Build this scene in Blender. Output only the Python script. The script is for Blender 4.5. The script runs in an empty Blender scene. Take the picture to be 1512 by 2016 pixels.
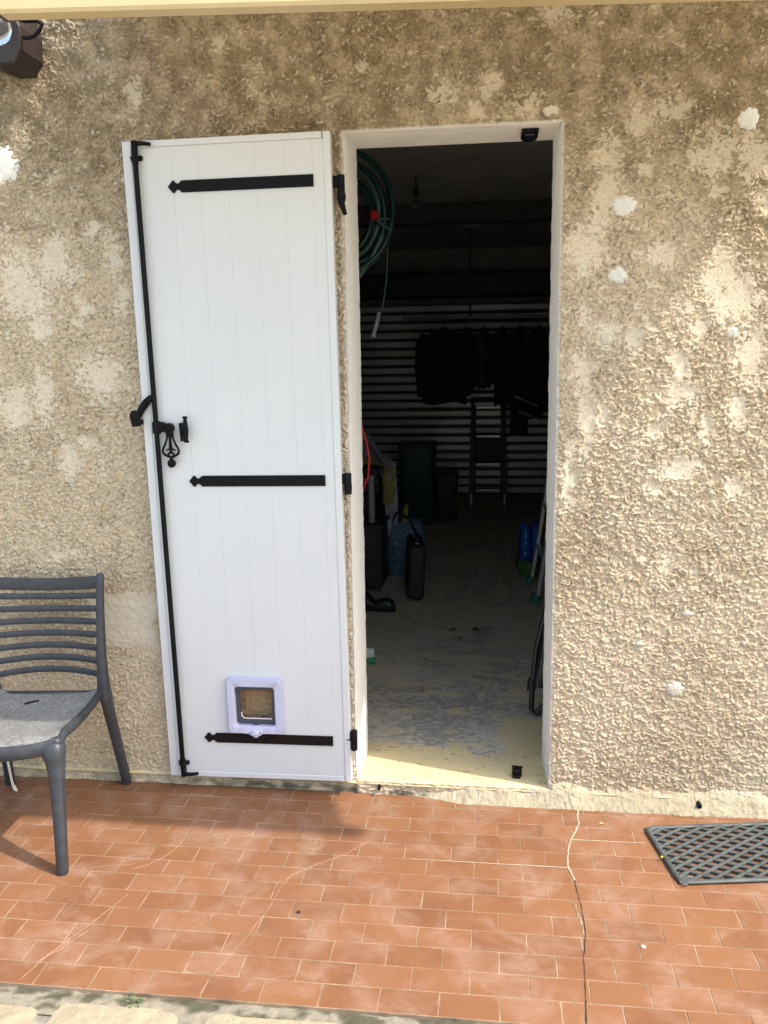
import bpy, bmesh, math, random
import numpy as np
from mathutils import Vector, Matrix, Euler
random.seed(7); np.random.seed(7)
S = bpy.context.scene
COL = S.collection
R = math.radians

# ------------------------------------------------------------------ camera
cam = bpy.data.cameras.new('camera'); cam_o = bpy.data.objects.new('camera', cam); COL.objects.link(cam_o)
cam.sensor_fit = 'VERTICAL'; cam.sensor_height = 24.0; cam.lens = 20.157
cam.clip_start = 0.05; cam.clip_end = 2000
def cam_matrix(yaw, pitch, roll, loc):
    Y = Matrix.Rotation(yaw, 3, 'Z'); P = Matrix.Rotation(pitch, 3, 'X'); Q = Matrix.Rotation(roll, 3, 'Y')
    M = Y @ P @ Q
    r, f, u = M.col[0], M.col[1], M.col[2]
    m = Matrix((( r.x, u.x, -f.x, loc[0]), (r.y, u.y, -f.y, loc[1]), (r.z, u.z, -f.z, loc[2]), (0, 0, 0, 1)))
    return m
cam_o.matrix_world = cam_matrix(0.1257, -0.174, 0.0149, (0.4198, -2.9329, 1.5749))
S.camera = cam_o

# ------------------------------------------------------------------ light
SUN_DIR = Vector((0.75, -0.21, 1.0)).normalized()
world = bpy.data.worlds.new('World'); S.world = world; world.use_nodes = True
wn = world.node_tree.nodes; bg = wn['Background']
sky = wn.new('ShaderNodeTexSky'); sky.sky_type = 'NISHITA'; sky.sun_disc = False
sky.sun_elevation = math.asin(SUN_DIR.z); sky.sun_rotation = math.atan2(SUN_DIR.x, SUN_DIR.y)
sky.air_density = 1.5; sky.dust_density = 4.0; sky.ozone_density = 2.2; sky.altitude = 0
world.node_tree.links.new(sky.outputs[0], bg.inputs[0]); bg.inputs[1].default_value = 0.15
sun = bpy.data.lights.new('sun', 'SUN'); sun.energy = 2.0; sun.angle = R(0.8); sun.color = (1.0, 0.93, 0.82)
sun_o = bpy.data.objects.new('sun', sun); COL.objects.link(sun_o)
sun_o.rotation_euler = SUN_DIR.to_track_quat('Z', 'Y').to_euler(); sun_o.location = (4, -2, 6)
S.view_settings.view_transform = 'Standard'; S.view_settings.look = 'None'
S.view_settings.exposure = 1.55; S.view_settings.gamma = 1.0; S.view_settings.use_curve_mapping = False
S.render.engine = 'CYCLES'
S.cycles.max_bounces = 10; S.cycles.diffuse_bounces = 6; S.cycles.use_denoising = True
S.cycles.sample_clamp_indirect = 6.0

# ------------------------------------------------------------------ helpers
def link(o, parent=None):
    COL.objects.link(o)
    if parent is not None: o.parent = parent
    return o
def tag(o, label=None, cat=None, group=None, kind=None):
    if label: o['label'] = label
    if cat: o['category'] = cat
    if group: o['group'] = group
    if kind: o['kind'] = kind
    return o
def thing(name, label, cat, loc=(0, 0, 0), rot=(0, 0, 0), group=None):
    o = bpy.data.objects.new(name, None); o.empty_display_size = 0.1
    o.location = loc; o.rotation_euler = rot
    link(o); return tag(o, label, cat, group)
class MB:
    """collects shapes, then becomes one mesh"""
    def __init__(s): s.v = []; s.f = []
    def add(s, vs, fs):
        n = len(s.v); s.v += [tuple(p) for p in vs]; s.f += [tuple(i + n for i in q) for q in fs]; return s
    def bm(s, bm, M=None):
        bm.verts.index_update()
        vs = [(M @ v.co if M else v.co.copy()) for v in bm.verts]
        s.add(vs, [[v.index for v in f.verts] for f in bm.faces]); bm.free(); return s
    def box(s, c, d, rot=None, bev=0.0, seg=1):
        bm = bmesh.new(); bmesh.ops.create_cube(bm, size=1.0)
        for v in bm.verts: v.co = Vector((v.co.x * d[0], v.co.y * d[1], v.co.z * d[2]))
        if bev > 0: bmesh.ops.bevel(bm, geom=bm.edges[:], offset=bev, segments=seg, affect='EDGES', profile=0.5)
        M = Matrix.Translation(c) @ (Euler(rot).to_matrix().to_4x4() if rot else Matrix.Identity(4))
        return s.bm(bm, M)
    def prism(s, poly, y0, y1, bev=0.0, M=None, seg=1):
        """polygon in x,z extruded along y"""
        bm = bmesh.new()
        a = [bm.verts.new((x, y0, z)) for x, z in poly]; b = [bm.verts.new((x, y1, z)) for x, z in poly]
        n = len(poly)
        fa = bm.faces.new(a); fb = bm.faces.new(b[::-1])
        for i in range(n): bm.faces.new((a[i], b[i], b[(i + 1) % n], a[(i + 1) % n]))
        bmesh.ops.recalc_face_normals(bm, faces=bm.faces[:])
        if bev > 0:
            bmesh.ops.bevel(bm, geom=list(fa.edges) + list(fb.edges), offset=bev, segments=seg, affect='EDGES', profile=0.5)
        bmesh.ops.triangulate(bm, faces=[f for f in bm.faces if len(f.verts) > 4])
        return s.bm(bm, M)
    def tube(s, pts, r, n=10, closed=False, cap=True):
        pts = [Vector(p) for p in pts]; m = len(pts)
        rs = r if isinstance(r, (list, tuple)) else [r] * m
        vs = []; up = None
        for i, p in enumerate(pts):
            a = pts[i - 1] if (i > 0 or closed) else p; b = pts[(i + 1) % m] if (i < m - 1 or closed) else p
            t = (b - a).normalized()
            if up is None:
                up = t.orthogonal().normalized()
            else:
                up = (up - t * up.dot(t))
                up = up.normalized() if up.length > 1e-6 else t.orthogonal().normalized()
            w = t.cross(up)
            for k in range(n):
                g = 2 * math.pi * k / n
                vs.append(p + (up * math.cos(g) + w * math.sin(g)) * rs[i])
        fs = []
        for i in range(m if closed else m - 1):
            j = (i + 1) % m
            for k in range(n): fs.append((i * n + k, i * n + (k + 1) % n, j * n + (k + 1) % n, j * n + k))
        if cap and not closed:
            fs.append(tuple(range(n))[::-1]); fs.append(tuple((m - 1) * n + k for k in range(n)))
        return s.add(vs, fs)
    def lathe(s, prof, n=20, M=None):
        """profile of (radius, height) about z"""
        vs = []; fs = []
        for r_, z in prof:
            for k in range(n):
                g = 2 * math.pi * k / n; vs.append(Vector((r_ * math.cos(g), r_ * math.sin(g), z)))
        for i in range(len(prof) - 1):
            for k in range(n): fs.append((i * n + k, i * n + (k + 1) % n, (i + 1) * n + (k + 1) % n, (i + 1) * n + k))
        fs.append(tuple(range(n))[::-1]); fs.append(tuple((len(prof) - 1) * n + k for k in range(n)))
        if M: vs = [M @ v for v in vs]
        return s.add(vs, fs)
    def loft(s, secs, n=14, e=3.2, cap=True):
        """stacked superellipse sections (cx,cy,cz,w,d)"""
        vs = []; fs = []
        for cx, cy, cz, w, d in secs:
            for k in range(n):
                g = 2 * math.pi * (k + .5) / n; c, q = math.cos(g), math.sin(g)
                vs.append((cx + math.copysign(abs(c) ** (2 / e), c) * w / 2, cy + math.copysign(abs(q) ** (2 / e), q) * d / 2, cz))
        m = len(secs)
        for i in range(m - 1):
            for k in range(n): fs.append((i * n + k, i * n + (k + 1) % n, (i + 1) * n + (k + 1) % n, (i + 1) * n + k))
        if cap: fs.append(tuple(range(n))[::-1]); fs.append(tuple((m - 1) * n + k for k in range(n)))
        return s.add(vs, fs)
    def grid(s, fn, nu, nv, close_u=False):
        vs = [fn(i / nu, j / nv) for j in range(nv + 1) for i in range(nu + (0 if close_u else 1))]
        w = nu if close_u else nu + 1; fs = []
        for j in range(nv):
            for i in range(nu): fs.append((j * w + i, j * w + (i + 1) % w, (j + 1) * w + (i + 1) % w, (j + 1) * w + i))
        return s.add(vs, fs)
    def mesh(s, name):
        me = bpy.data.meshes.new(name); me.from_pydata(s.v, [], s.f); me.validate()
        bm = bmesh.new(); bm.from_mesh(me); bmesh.ops.recalc_face_normals(bm, faces=bm.faces[:]); bm.to_mesh(me); bm.free()
        return me
    def build(s, name, mat, parent=None, smooth=False, loc=None, rot=None):
        me = s.mesh(name); me.materials.append(mat)
        if smooth: shade(me, 40)
        o = link(bpy.data.objects.new(name, me), parent)
        if loc is not None: o.location = loc
        if rot is not None: o.rotation_euler = rot
        return o
def shade(me, ang=40):
    me.polygons.foreach_set('use_smooth', [True] * len(me.polygons))
    try: me.set_sharp_from_angle(angle=R(ang))
    except Exception: pass

# gradient noise on numpy arrays
_rng = np.random.RandomState(11)
_G = _rng.rand(256, 256) * 2 * np.pi
_GX, _GY = np.cos(_G), np.sin(_G)
def perlin(x, y, seed=0):
    x = x + seed * 17.31; y = y + seed * 9.77
    xi = np.floor(x).astype(int); yi = np.floor(y).astype(int); xf = x - xi; yf = y - yi
    def g(ix, iy, dx, dy):
        a = (ix) & 255; b = (iy) & 255; return _GX[a, b] * dx + _GY[a, b] * dy
    u = xf * xf * xf * (xf * (xf * 6 - 15) + 10); v = yf * yf * yf * (yf * (yf * 6 - 15) + 10)
    a = g(xi, yi, xf, yf); b = g(xi + 1, yi, xf - 1, yf); c = g(xi, yi + 1, xf, yf - 1); d = g(xi + 1, yi + 1, xf - 1, yf - 1)
    return (a + (b - a) * u + (c - a) * v + (a - b - c + d) * u * v) * 1.5
def fbm(x, y, o=4, seed=0, gain=.5):
    t = 0; a = 1; n = 0
    for i in range(o):
        t = t + a * perlin(x * 2 ** i, y * 2 ** i, seed + i * 3); n += a; a *= gain
    return t / n
def cells(x, y, seed=0):
    """cellular noise: distance to the nearest grain, that grain's own random value, distance to the second"""
    xi = np.floor(x).astype(int); yi = np.floor(y).astype(int); f1 = np.full(x.shape, 9.); f2 = np.full(x.shape, 9.); v = np.zeros(x.shape)
    H = np.random.RandomState(seed + 100).rand(256, 256, 3)
    for dx in (-1, 0, 1):
        for dy in (-1, 0, 1):
            h3 = H[(xi + dx) & 255, (yi + dy) & 255]
            d = np.hypot(xi + dx + h3[..., 0] - x, yi + dy + h3[..., 1] - y)
            near = d < f1
            f2 = np.where(near, f1, np.minimum(f2, d)); v = np.where(near, h3[..., 2], v); f1 = np.where(near, d, f1)
    return f1, v, f2
def sstep(a, b, x):
    t = np.clip((x - a) / (b - a), 0, 1); return t * t * (3 - 2 * t)

# ------------------------------------------------------------------ materials
class Mat:
    def __init__(s, name, col=(.5, .5, .5), rough=.6, metal=0.0, spec=.5):
        s.m = bpy.data.materials.new(name); s.m.use_nodes = True; s.t = s.m.node_tree
        s.p = s.t.nodes['Principled BSDF']; s.out = s.t.nodes['Material Output']
        s.p.inputs['Base Color'].default_value = (*col, 1); s.p.inputs['Roughness'].default_value = rough
        s.p.inputs['Metallic'].default_value = metal; s.p.inputs['Specular IOR Level'].default_value = spec
    def n(s, t, **k):
        nd = s.t.nodes.new(t)
        for a, b in k.items(): setattr(nd, a, b)
        return nd
    def l(s, a, b): s.t.links.new(a, b)
    def coord(s, kind='Object', scale=(1, 1, 1)):
        tc = s.n('ShaderNodeTexCoord'); mp = s.n('ShaderNodeMapping'); mp.inputs['Scale'].default_value = scale
        s.l(tc.outputs[kind], mp.inputs[0]); return mp.outputs[0]
    def world(s, scale=(1, 1, 1)):
        g = s.n('ShaderNodeNewGeometry'); mp = s.n('ShaderNodeMapping'); mp.inputs['Scale'].default_value = scale
        s.l(g.outputs['Position'], mp.inputs[0]); return mp.outputs[0]
    def noise(s, vec, scale, detail=4, rough=.55, dist=0):
        nd = s.n('ShaderNodeTexNoise'); nd.inputs['Scale'].default_value = scale; nd.inputs['Detail'].default_value = detail
        nd.inputs['Roughness'].default_value = rough; nd.inputs['Distortion'].default_value = dist
        s.l(vec, nd.inputs['Vector']); return nd.outputs['Fac']
    def ramp(s, fac, stops):
        r = s.n('ShaderNodeValToRGB'); e = r.color_ramp.elements
        while len(e) < len(stops): e.new(0.5)
        for i, (p, c) in enumerate(stops):
            e[i].position = p; e[i].color = (*c, 1) if len(c) == 3 else c
        s.l(fac, r.inputs[0]); return r.outputs[0]
    def mix(s, fac, a, b, mode='MIX'):
        m = s.n('ShaderNodeMix', data_type='RGBA', blend_type=mode)
        for sock, v in ((m.inputs[0], fac), (m.inputs[6], a), (m.inputs[7], b)):
            if isinstance(v, (int, float)): sock.default_value = v
            elif isinstance(v, tuple): sock.default_value = (*v, 1)
            else: s.l(v, sock)
        return m.outputs[2]
    def base(s, c): s.l(c, s.p.inputs['Base Color']); return s
    def bump(s, h, strength=.3, dist=.01):
        b = s.n('ShaderNodeBump'); b.inputs['Strength'].default_value = strength; b.inputs['Distance'].default_value = dist
        s.l(h, b.inputs['Height']); s.l(b.outputs[0], s.p.inputs['Normal']); return s
    def rough(s, f, lo, hi):
        m = s.n('ShaderNodeMapRange'); m.inputs[3].default_value = lo; m.inputs[4].default_value = hi
        s.l(f, m.inputs[0]); s.l(m.outputs[0], s.p.inputs['Roughness']); return s

def simple(name, col, rough=.6, var=.15, scale=25, bump=0, bscale=None, metal=0, spec=.5, dist=.004):
    m = Mat(name, col, rough, metal, spec)
    v = m.coord('Object'); f = m.noise(v, scale, 5)
    lo = tuple(max(0, c * (1 - var)) for c in col); hi = tuple(min(1, c * (1 + var)) for c in col)
    m.base(m.ramp(f, [(.3, lo), (.7, hi)]))
    if bump: m.bump(m.noise(v, bscale or scale * 6, 4), bump, dist)
    return m.m

def attr_mat(name, att, rough=.9, spec=.3, fine=220, fine_amt=.2, bump=.25, bdist=.003):
    m = Mat(name, rough=rough, spec=spec)
    a = m.n('ShaderNodeAttribute', attribute_name=att)
    v = m.world(); f = m.noise(v, fine, 5, .65)
    g = m.ramp(f, [(.25, (1 - fine_amt,) * 3), (.75, (1 + fine_amt * .5,) * 3)])
    m.base(m.mix(1.0, a.outputs['Color'], g, 'MULTIPLY'))
    m.bump(m.noise(v, fine * 1.3, 4, .6), bump, bdist)
    return m.m

M_PLASTER = attr_mat('rough_cast_plaster', 'pigment', .95, .12, 260, .26, .75, .006)
M_FLOOR = attr_mat('worn_painted_concrete', 'pigment', .85, .25, 130, .18, .3, .003)

def tile_mat():
    m = Mat('terracotta_tile', rough=.55, spec=.4)
    w = m.world()
    oi = m.n('ShaderNodeObjectInfo')
    rnd = m.ramp(oi.outputs['Random'], [(0, (.150, .064, .030)), (.5, (.182, .079, .037)), (1, (.215, .099, .050))])
    f1 = m.noise(w, 5.5, 6, .6)
    c = m.mix(m.ramp(f1, [(.35, (0, 0, 0)), (.72, (1, 1, 1))]), rnd, (.205, .092, .036))
    # lime bloom, in clouds and scuffs
    b1 = m.noise(w, 7, 5, .62, .6); b2 = m.noise(m.world((24, 60, 24)), 1.0, 5, .7, .8)
    bl = m.mix(1.0, m.ramp(b1, [(.46, (0, 0, 0)), (.70, (1, 1, 1))]), m.ramp(b2, [(.3, (.25, .25, .25)), (.72, (1, 1, 1))]), 'MULTIPLY')
    c = m.mix(m.mix(1.0, bl, (.75, .75, .75), 'MULTIPLY'), c, (.31, .205, .16))
    sp = m.noise(w, 160, 2, .5)
    c = m.mix(m.ramp(sp, [(.74, (0, 0, 0)), (.78, (.6, .6, .6))]), c, (.40, .30, .25))
    dk = m.noise(w, 3.2, 4, .6)
    c = m.mix(m.ramp(dk, [(.30, (.3, .3, .3)), (.45, (0, 0, 0))]), c, (.15, .058, .03))
    # grain
    fg = m.noise(w, 300, 3, .6)
    c = m.mix(1.0, c, m.ramp(fg, [(.25, (.9, .9, .9)), (.75, (1.06, 1.06, 1.06))]), 'MULTIPLY')
    m.base(c); m.rough(f1, .45, .75); m.bump(m.noise(w, 60, 5, .6), .12, .004)
    return m.m
M_TILE = tile_mat()
M_GROUT = simple('pale_grout', (.245, .172, .112), .95, .45, 14, .3, 400)
M_MORTAR = simple('grey_mortar', (.24, .22, .17), .97, .35, 30, .8, 180, dist=.008)
M_WHITE = None
def white_mat():
    m = Mat('white_painted_metal', (.78, .79, .79), .38, spec=.5)
    v = m.world(); f = m.noise(v, 3, 4)
    m.base(m.ramp(f, [(.3, (.53, .545, .555)), (.7, (.555, .57, .575))])); m.bump(m.noise(v, 500, 3), .05, .001)
    return m.m
M_WHITE = white_mat()
M_JAMB = simple('painted_render', (.80, .77, .70), .85, .07, 9, .5, 70, dist=.006)
M_BLACK = simple('black_iron', (.004, .0045, .006), .5, .3, 30, .08, 300, spec=.12)
M_BROWNIRON = simple('dark_brown_iron', (.008, .005, .005), .5, .3, 40, .1, 300, spec=.15)
M_LILAC = simple('lilac_white_plastic', (.44, .45, .59), .35, .03, 10)
M_GREYPL = simple('slate_grey_plastic', (.05, .055, .075), .4, .1, 20)
M_CHAIR = simple('anthracite_resin', (.030, .034, .042), .45, .25, 35, .06, 300)
def seat_mat():
    m = Mat('sky_glare_resin_seat', rough=.6)  # mottled resin, its colour lightened to paint in sky glare on the seat
    v = m.coord('Object')
    f = m.noise(v, 95, 3, .65); g = m.noise(v, 7, 4)
    m.base(m.mix(m.ramp(g, [(.3, (0, 0, 0)), (.7, (1, 1, 1))]), m.ramp(f, [(.3, (.07, .072, .074)), (.7, (.21, .21, .20))]), m.ramp(f, [(.3, (.12, .12, .115)), (.7, (.30, .30, .285))])))
    m.bump(f, .5, .003); return m.m
M_SEAT = seat_mat()
M_RUBBER = simple('weathered_rubber', (.055, .064, .062), .55, .35, 25, .2, 200)
M_FILL = simple('white_filler', (.64, .63, .58), .9, .05, 30, .5, 200, dist=.006)
M_STONE = None
def stone_mat():
    m = Mat('pale_limestone', rough=.9, spec=.2)
    w = m.world(); f = m.noise(w, 9, 6, .6); f2 = m.noise(w, 40, 5, .65)
    oi = m.n('ShaderNodeObjectInfo')
    a = m.ramp(f, [(.28, (.24, .20, .12)), (.5, (.33, .29, .185)), (.72, (.38, .345, .24))])
    b = m.ramp(f, [(.28, (.28, .235, .16)), (.6, (.37, .32, .225)), (.8, (.42, .37, .28))])
    c = m.mix(m.ramp(oi.outputs['Random'], [(.35, (0, 0, 0)), (.6, (1, 1, 1))]), a, b)
    c = m.mix(m.ramp(f2, [(.25, (.7, .7, .7)), (.36, (0, 0, 0))]), c, (.36, .30, .20))
    m.base(c); m.bump(m.noise(w, 22, 8, .7), 1.0, .014); return m.m
M_STONE = stone_mat()
M_INWALL = simple('dingy_render', (.30, .295, .28), .95, .2, 5, .3, 60)
M_CEIL = simple('grey_ceiling', (.42, .41, .39), .95, .15, 4)

def mesh_from_grid(name, P, mask, cols, mat, parent=None):
    """P (nz,nx,3) points, mask of kept cells (nz-1,nx-1), cols (nz,nx,3)"""
    nz, nx = P.shape[:2]
    idx = np.arange(nz * nx).reshape(nz, nx)
    q = np.stack([idx[:-1, :-1], idx[:-1, 1:], idx[1:, 1:], idx[1:, :-1]], -1)[mask]
    used = np.zeros(nz * nx, bool); used[q.ravel()] = True
    rem = np.cumsum(used) - 1; q = rem[q]
    V = P.reshape(-1, 3)[used]; C = cols.reshape(-1, 3)[used]
    me = bpy.data.meshes.new(name)
    me.vertices.add(len(V)); me.vertices.foreach_set('co', V.astype(np.float32).ravel())
    me.loops.add(q.size); me.loops.foreach_set('vertex_index', q.ravel().astype(np.int32))
    me.polygons.add(len(q)); me.polygons.foreach_set('loop_start', (np.arange(len(q)) * 4).astype(np.int32))
    me.polygons.foreach_set('loop_total', np.full(len(q), 4, np.int32))
    me.update(calc_edges=True); me.validate()
    a = me.color_attributes.new('pigment', 'FLOAT_COLOR', 'POINT')
    a.data.foreach_set('color', np.concatenate([C, np.ones((len(C), 1))], 1).astype(np.float32).ravel())
    if name != 'plaster_face': me.polygons.foreach_set('use_smooth', [True] * len(me.polygons))
    me.materials.append(mat)
    return link(bpy.data.objects.new(name, me), parent)

# ================================================================== SETTING
# ---- ground and patio
g = MB(); g.grid(lambda a, b: (-600 + 1200 * a, -600 + 599.4 * b - .0, -.16), 8, 8)
ground = g.build('ground', simple('pale_gravel', (.42, .39, .32), .95, .25, 2, .4, 60)); tag(ground, kind='structure')

TU, TR = 0.15, 0.08289          # tile module along and across
YB = lambda b: -b * TR - 0.0056  # boundary between tile rows
bed = MB(); bed.box((0.0, (YB(13) - .002 + .06) / 2, -.0620), (9, abs(YB(13)) + .06, .1222))
patio = bed.build('patio', M_GROUT); tag(patio, kind='structure')
def tile_mesh(w, d, j=0):
    mb = MB(); bm = bmesh.new(); bmesh.ops.create_cube(bm, size=1.0)
    for v in bm.verts: v.co = Vector((v.co.x * w, v.co.y * d, v.co.z * .012 - .006))
    bmesh.ops.bevel(bm, geom=[e for e in bm.edges if all(v.co.z > -.001 for v in e.verts)], offset=.0011, segments=1, affect='EDGES')
    bmesh.ops.delete(bm, geom=[f for f in bm.faces if f.normal.z < -.9], context='FACES')
    mb.bm(bm); me = mb.mesh('tile'); me.materials.append(M_TILE); return me
GAP = .0023
TME = tile_mesh(TU - GAP, TR - GAP)
far_tiles = MB()
nt = 0
for row in range(13):
    yc = (YB(row) + YB(row + 1)) / 2
    half = .5 * (row % 2)
    # visible span of this row
    vis0, vis1 = -1.62 + .055 * row, 1.62 - .030 * row
    for c in range(-31, 31):
        xc = (c + .5 + half) * TU
        if vis0 < xc < vis1:
            t = bpy.data.objects.new('tile', TME); link(t, patio)
            t.location = (xc, yc, random.gauss(0, .0003)); t.rotation_euler = (random.gauss(0, .0016), random.gauss(0, .0012), random.gauss(0, .0016)); nt += 1
        elif abs(xc) < 4.4:
            far_tiles.box((xc, yc, -.006), (TU - GAP, TR - GAP, .012))
ft = far_tiles.build('tile_field', M_TILE, patio); tag(ft, kind='stuff')

def strip(name, pts, w, mat, z=.0012, jitter=0.0, parent=patio, rough=.0):
    """thin filled line lying on the tiles"""
    P = []
    for i in range(len(pts) - 1):
        a, b = Vector((*pts[i], 0)), Vector((*pts[i + 1], 0)); n = max(1, int((b - a).length / .012))
        for k in range(n): P.append(a.lerp(b, k / n))
    P.append(Vector((*pts[-1], 0)))
    vs = []; fs = []
    ws = w if isinstance(w, (list, tuple)) else (w, w)
    for i, p in enumerate(P):
        t = (P[min(i + 1, len(P) - 1)] - P[max(i - 1, 0)]).normalized(); nrm = Vector((-t.y, t.x, 0))
        f = i / (len(P) - 1); ww = (ws[0] + (ws[1] - ws[0]) * f) * (1 + random.uniform(-rough, rough))
        off = nrm * random.uniform(-jitter, jitter)
        vs += [p + off + nrm * ww / 2 + Vector((0, 0, z - .001)), p + off + Vector((0, 0, z)), p + off - nrm * ww / 2 + Vector((0, 0, z - .001))]
    for i in range(len(P) - 1):
        for k in (0, 1): fs.append((3 * i + k, 3 * i + k + 1, 3 * i + k + 4, 3 * i + k + 3))
    return MB().add(vs, fs).build(name, mat, parent)
M_CRACKFILL = simple('pale_crack_mortar', (.36, .29, .21), .95, .25, 90, .5, 300)
M_HAIR = simple('hairline_mortar', (.30, .20, .135), .95, .3, 90)
M_CRACKDARK = simple('open_crack', (.03, .022, .016), .95, .3, 90)
crk = [(.734, -.05), (.725, -.115), (.727, -.15), (.712, -.20), (.690, -.255), (.680, -.30), (.670, -.372), (.668, -.41), (.672, -.44), (.682, -.487)]
strip('crack', crk, (.0062, .0048), M_CRACKFILL, .0022, .0012, rough=.45)
crk2 = [(.682, -.487), (.684, -.55), (.688, -.60), (.689, -.66), (.689, -.71), (.686, -.755), (.679, -.80), (.672, -.84), (.670, -.90), (.664, -.96), (.660, -1.02), (.655, -1.07)]
strip('crack', crk2, (.0026, .0034), M_CRACKDARK, .0018, .001, rough=.5)
strip('crack', [(.668, -.60), (.684, -.70), (.683, -.735)], (.002, .004), M_CRACKFILL, .0015, .0008, rough=.5)
strip('grout_repair', [(.693, YB(3)), (.93, YB(3) + .001)], (.005, .0025), M_CRACKFILL, .0016, .0006, rough=.3)
strip('grout_repair', [(.17, YB(5)), (.668, YB(5) + .001)], (.0025, .005), M_CRACKFILL, .0016, .0006, rough=.3)
for pts, w in (([(.035, -.045), (.034, -.09), (.037, -.17), (.034, -.255), (.025, -.33), (-.045, -.418), (-.13, -.487), (-.19, -.545), (-.207, -.6), (-.214, -.67), (-.222, -.735), (-.24, -.80), (-.25, -.86), (-.27, -.92), (-.292, -.99), (-.305, -1.07)], .0012),
               ([(-.60, -.25), (-.606, -.29), (-.597, -.40), (-.615, -.47), (-.66, -.535), (-.70, -.565)], .0011),
               ([(-.70, -.535), (-.79, -.555), (-.86, -.575)], .0010),
               ([(-.66, -.69), (-.69, -.78), (-.72, -.86), (-.765, -.97), (-.79, -1.07)], .0014),
               ([(-.705, -.865), (-.745, -.95), (-.78, -1.0)], .0011)):
    strip('hairline_crack', pts, w, M_HAIR, .0011, .0014, rough=.5)

# ---- mossy mortar band and pale stones along the patio edge
def rough_slab(name, x0, x1, y0, y1, ztop, mat, parent, res=.01, amp=.006, seed=3, moss=False):
    nx, ny = int((x1 - x0) / res), max(2, int((y1 - y0) / res))
    X, Yg = np.meshgrid(np.linspace(x0, x1, nx), np.linspace(y0, y1, ny))
    Z = ztop + amp * fbm(X / .03, Yg / .03, 4, seed) + amp * .6 * fbm(X / .12, Yg / .12, 2, seed + 9)
    m = sstep(.05, .35, fbm(X / .10, Yg / .05, 4, seed + 5) + .25 * sstep(.04, 0, np.abs(Yg - (y1 - .012))))
    base = np.array([.28, .25, .19]); ms = np.array([.07, .066, .042])
    col = base * (1 - m[..., None] * .85) + ms * m[..., None] * .85 if moss else np.broadcast_to(base, X.shape + (3,)).copy()
    col = col * (1 + .25 * fbm(X / .015, Yg / .015, 3, seed + 2))[..., None]
    return mesh_from_grid(name, np.stack([X, Yg, Z], -1), np.ones((ny - 1, nx - 1), bool), np.clip(col, 0, 1), mat, parent)
path = MB().box((0, YB(13) - .62, -.125), (9, 1.22, .22)).build('stone_path', M_MORTAR); tag(path, kind='structure')
rough_slab('mortar_band', -1.4, 1.4, YB(13) - .085, YB(13) - .0005, -.010, M_PLASTER, path, .006, .007, 3, True)
def stone(cx, cy, w, d, seed, ztop=-.004):
    rs = random.Random(seed); n = 22; ring = []
    for k in range(n):
        a = 2 * math.pi * k / n; c, q = math.cos(a), math.sin(a)
        x = math.copysign(abs(c) ** .26, c) * w / 2 * (1 + rs.uniform(-.05, .03)); y = math.copysign(abs(q) ** .26, q) * d / 2 * (1 + rs.uniform(-.09, .04))
        ring.append((x, y))
    vs = []; fs = []
    lv = [(1.0, -.06), (.998, -.010), (.98, -.002), (.72, .001), (.4, .002)]
    for s, z in lv:
        for x, y in ring: vs.append((x * s, y * s, z + rs.uniform(-.0025, .0025) * (z > -.02)))
    for i in range(len(lv) - 1):
        for k in range(n): fs.append((i * n + k, i * n + (k + 1) % n, (i + 1) * n + (k + 1) % n, (i + 1) * n + k))
    fs.append(tuple((len(lv) - 1) * n + k for k in range(n)))
    return MB().add(vs, fs).build('stone', M_STONE, path, True, (cx, cy, ztop))
y0 = YB(13) - .034
for cx, w, sd, dy in ((-1.14, .30, 1, .004), (-.83, .29, 2, -.026), (-.49, .325, 3, -.004), (-.065, .41, 4, .0), (.36, .39, 5, .004), (.76, .36, 6, 0), (1.12, .33, 7, .004)):
    stone(cx, y0 - .11 + dy, w, .22, sd)
for cx, w, sd in ((-1.0, .33, 11), (-.62, .38, 12), (-.25, .31, 13), (.12, .38, 14), (.52, .36, 15), (.9, .34, 16)):
    stone(cx, y0 - .345, w, .21, sd)

# ---- house wall -------------------------------------------------------------
OX0, OX1, OZ, SILL = -.067, .633, 2.308, .05
wall = thing('house_wall', 'rough cast beige house wall with smooth trowelled patches around the open doorway', 'wall')
def seg(a, b, step): n = max(1, round((b - a) / step)); return np.linspace(a, b, n + 1)
ST = .0027
xs = np.concatenate([seg(-1.62, OX0, ST)[:-1], seg(OX0, OX1, ST)[:-1], seg(OX1, 1.52, ST)])
zs = np.concatenate([seg(-.01, SILL, ST)[:-1], seg(SILL, OZ, ST)[:-1], seg(OZ, 2.86, ST)])
X, Z = np.meshgrid(xs, zs)
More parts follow.
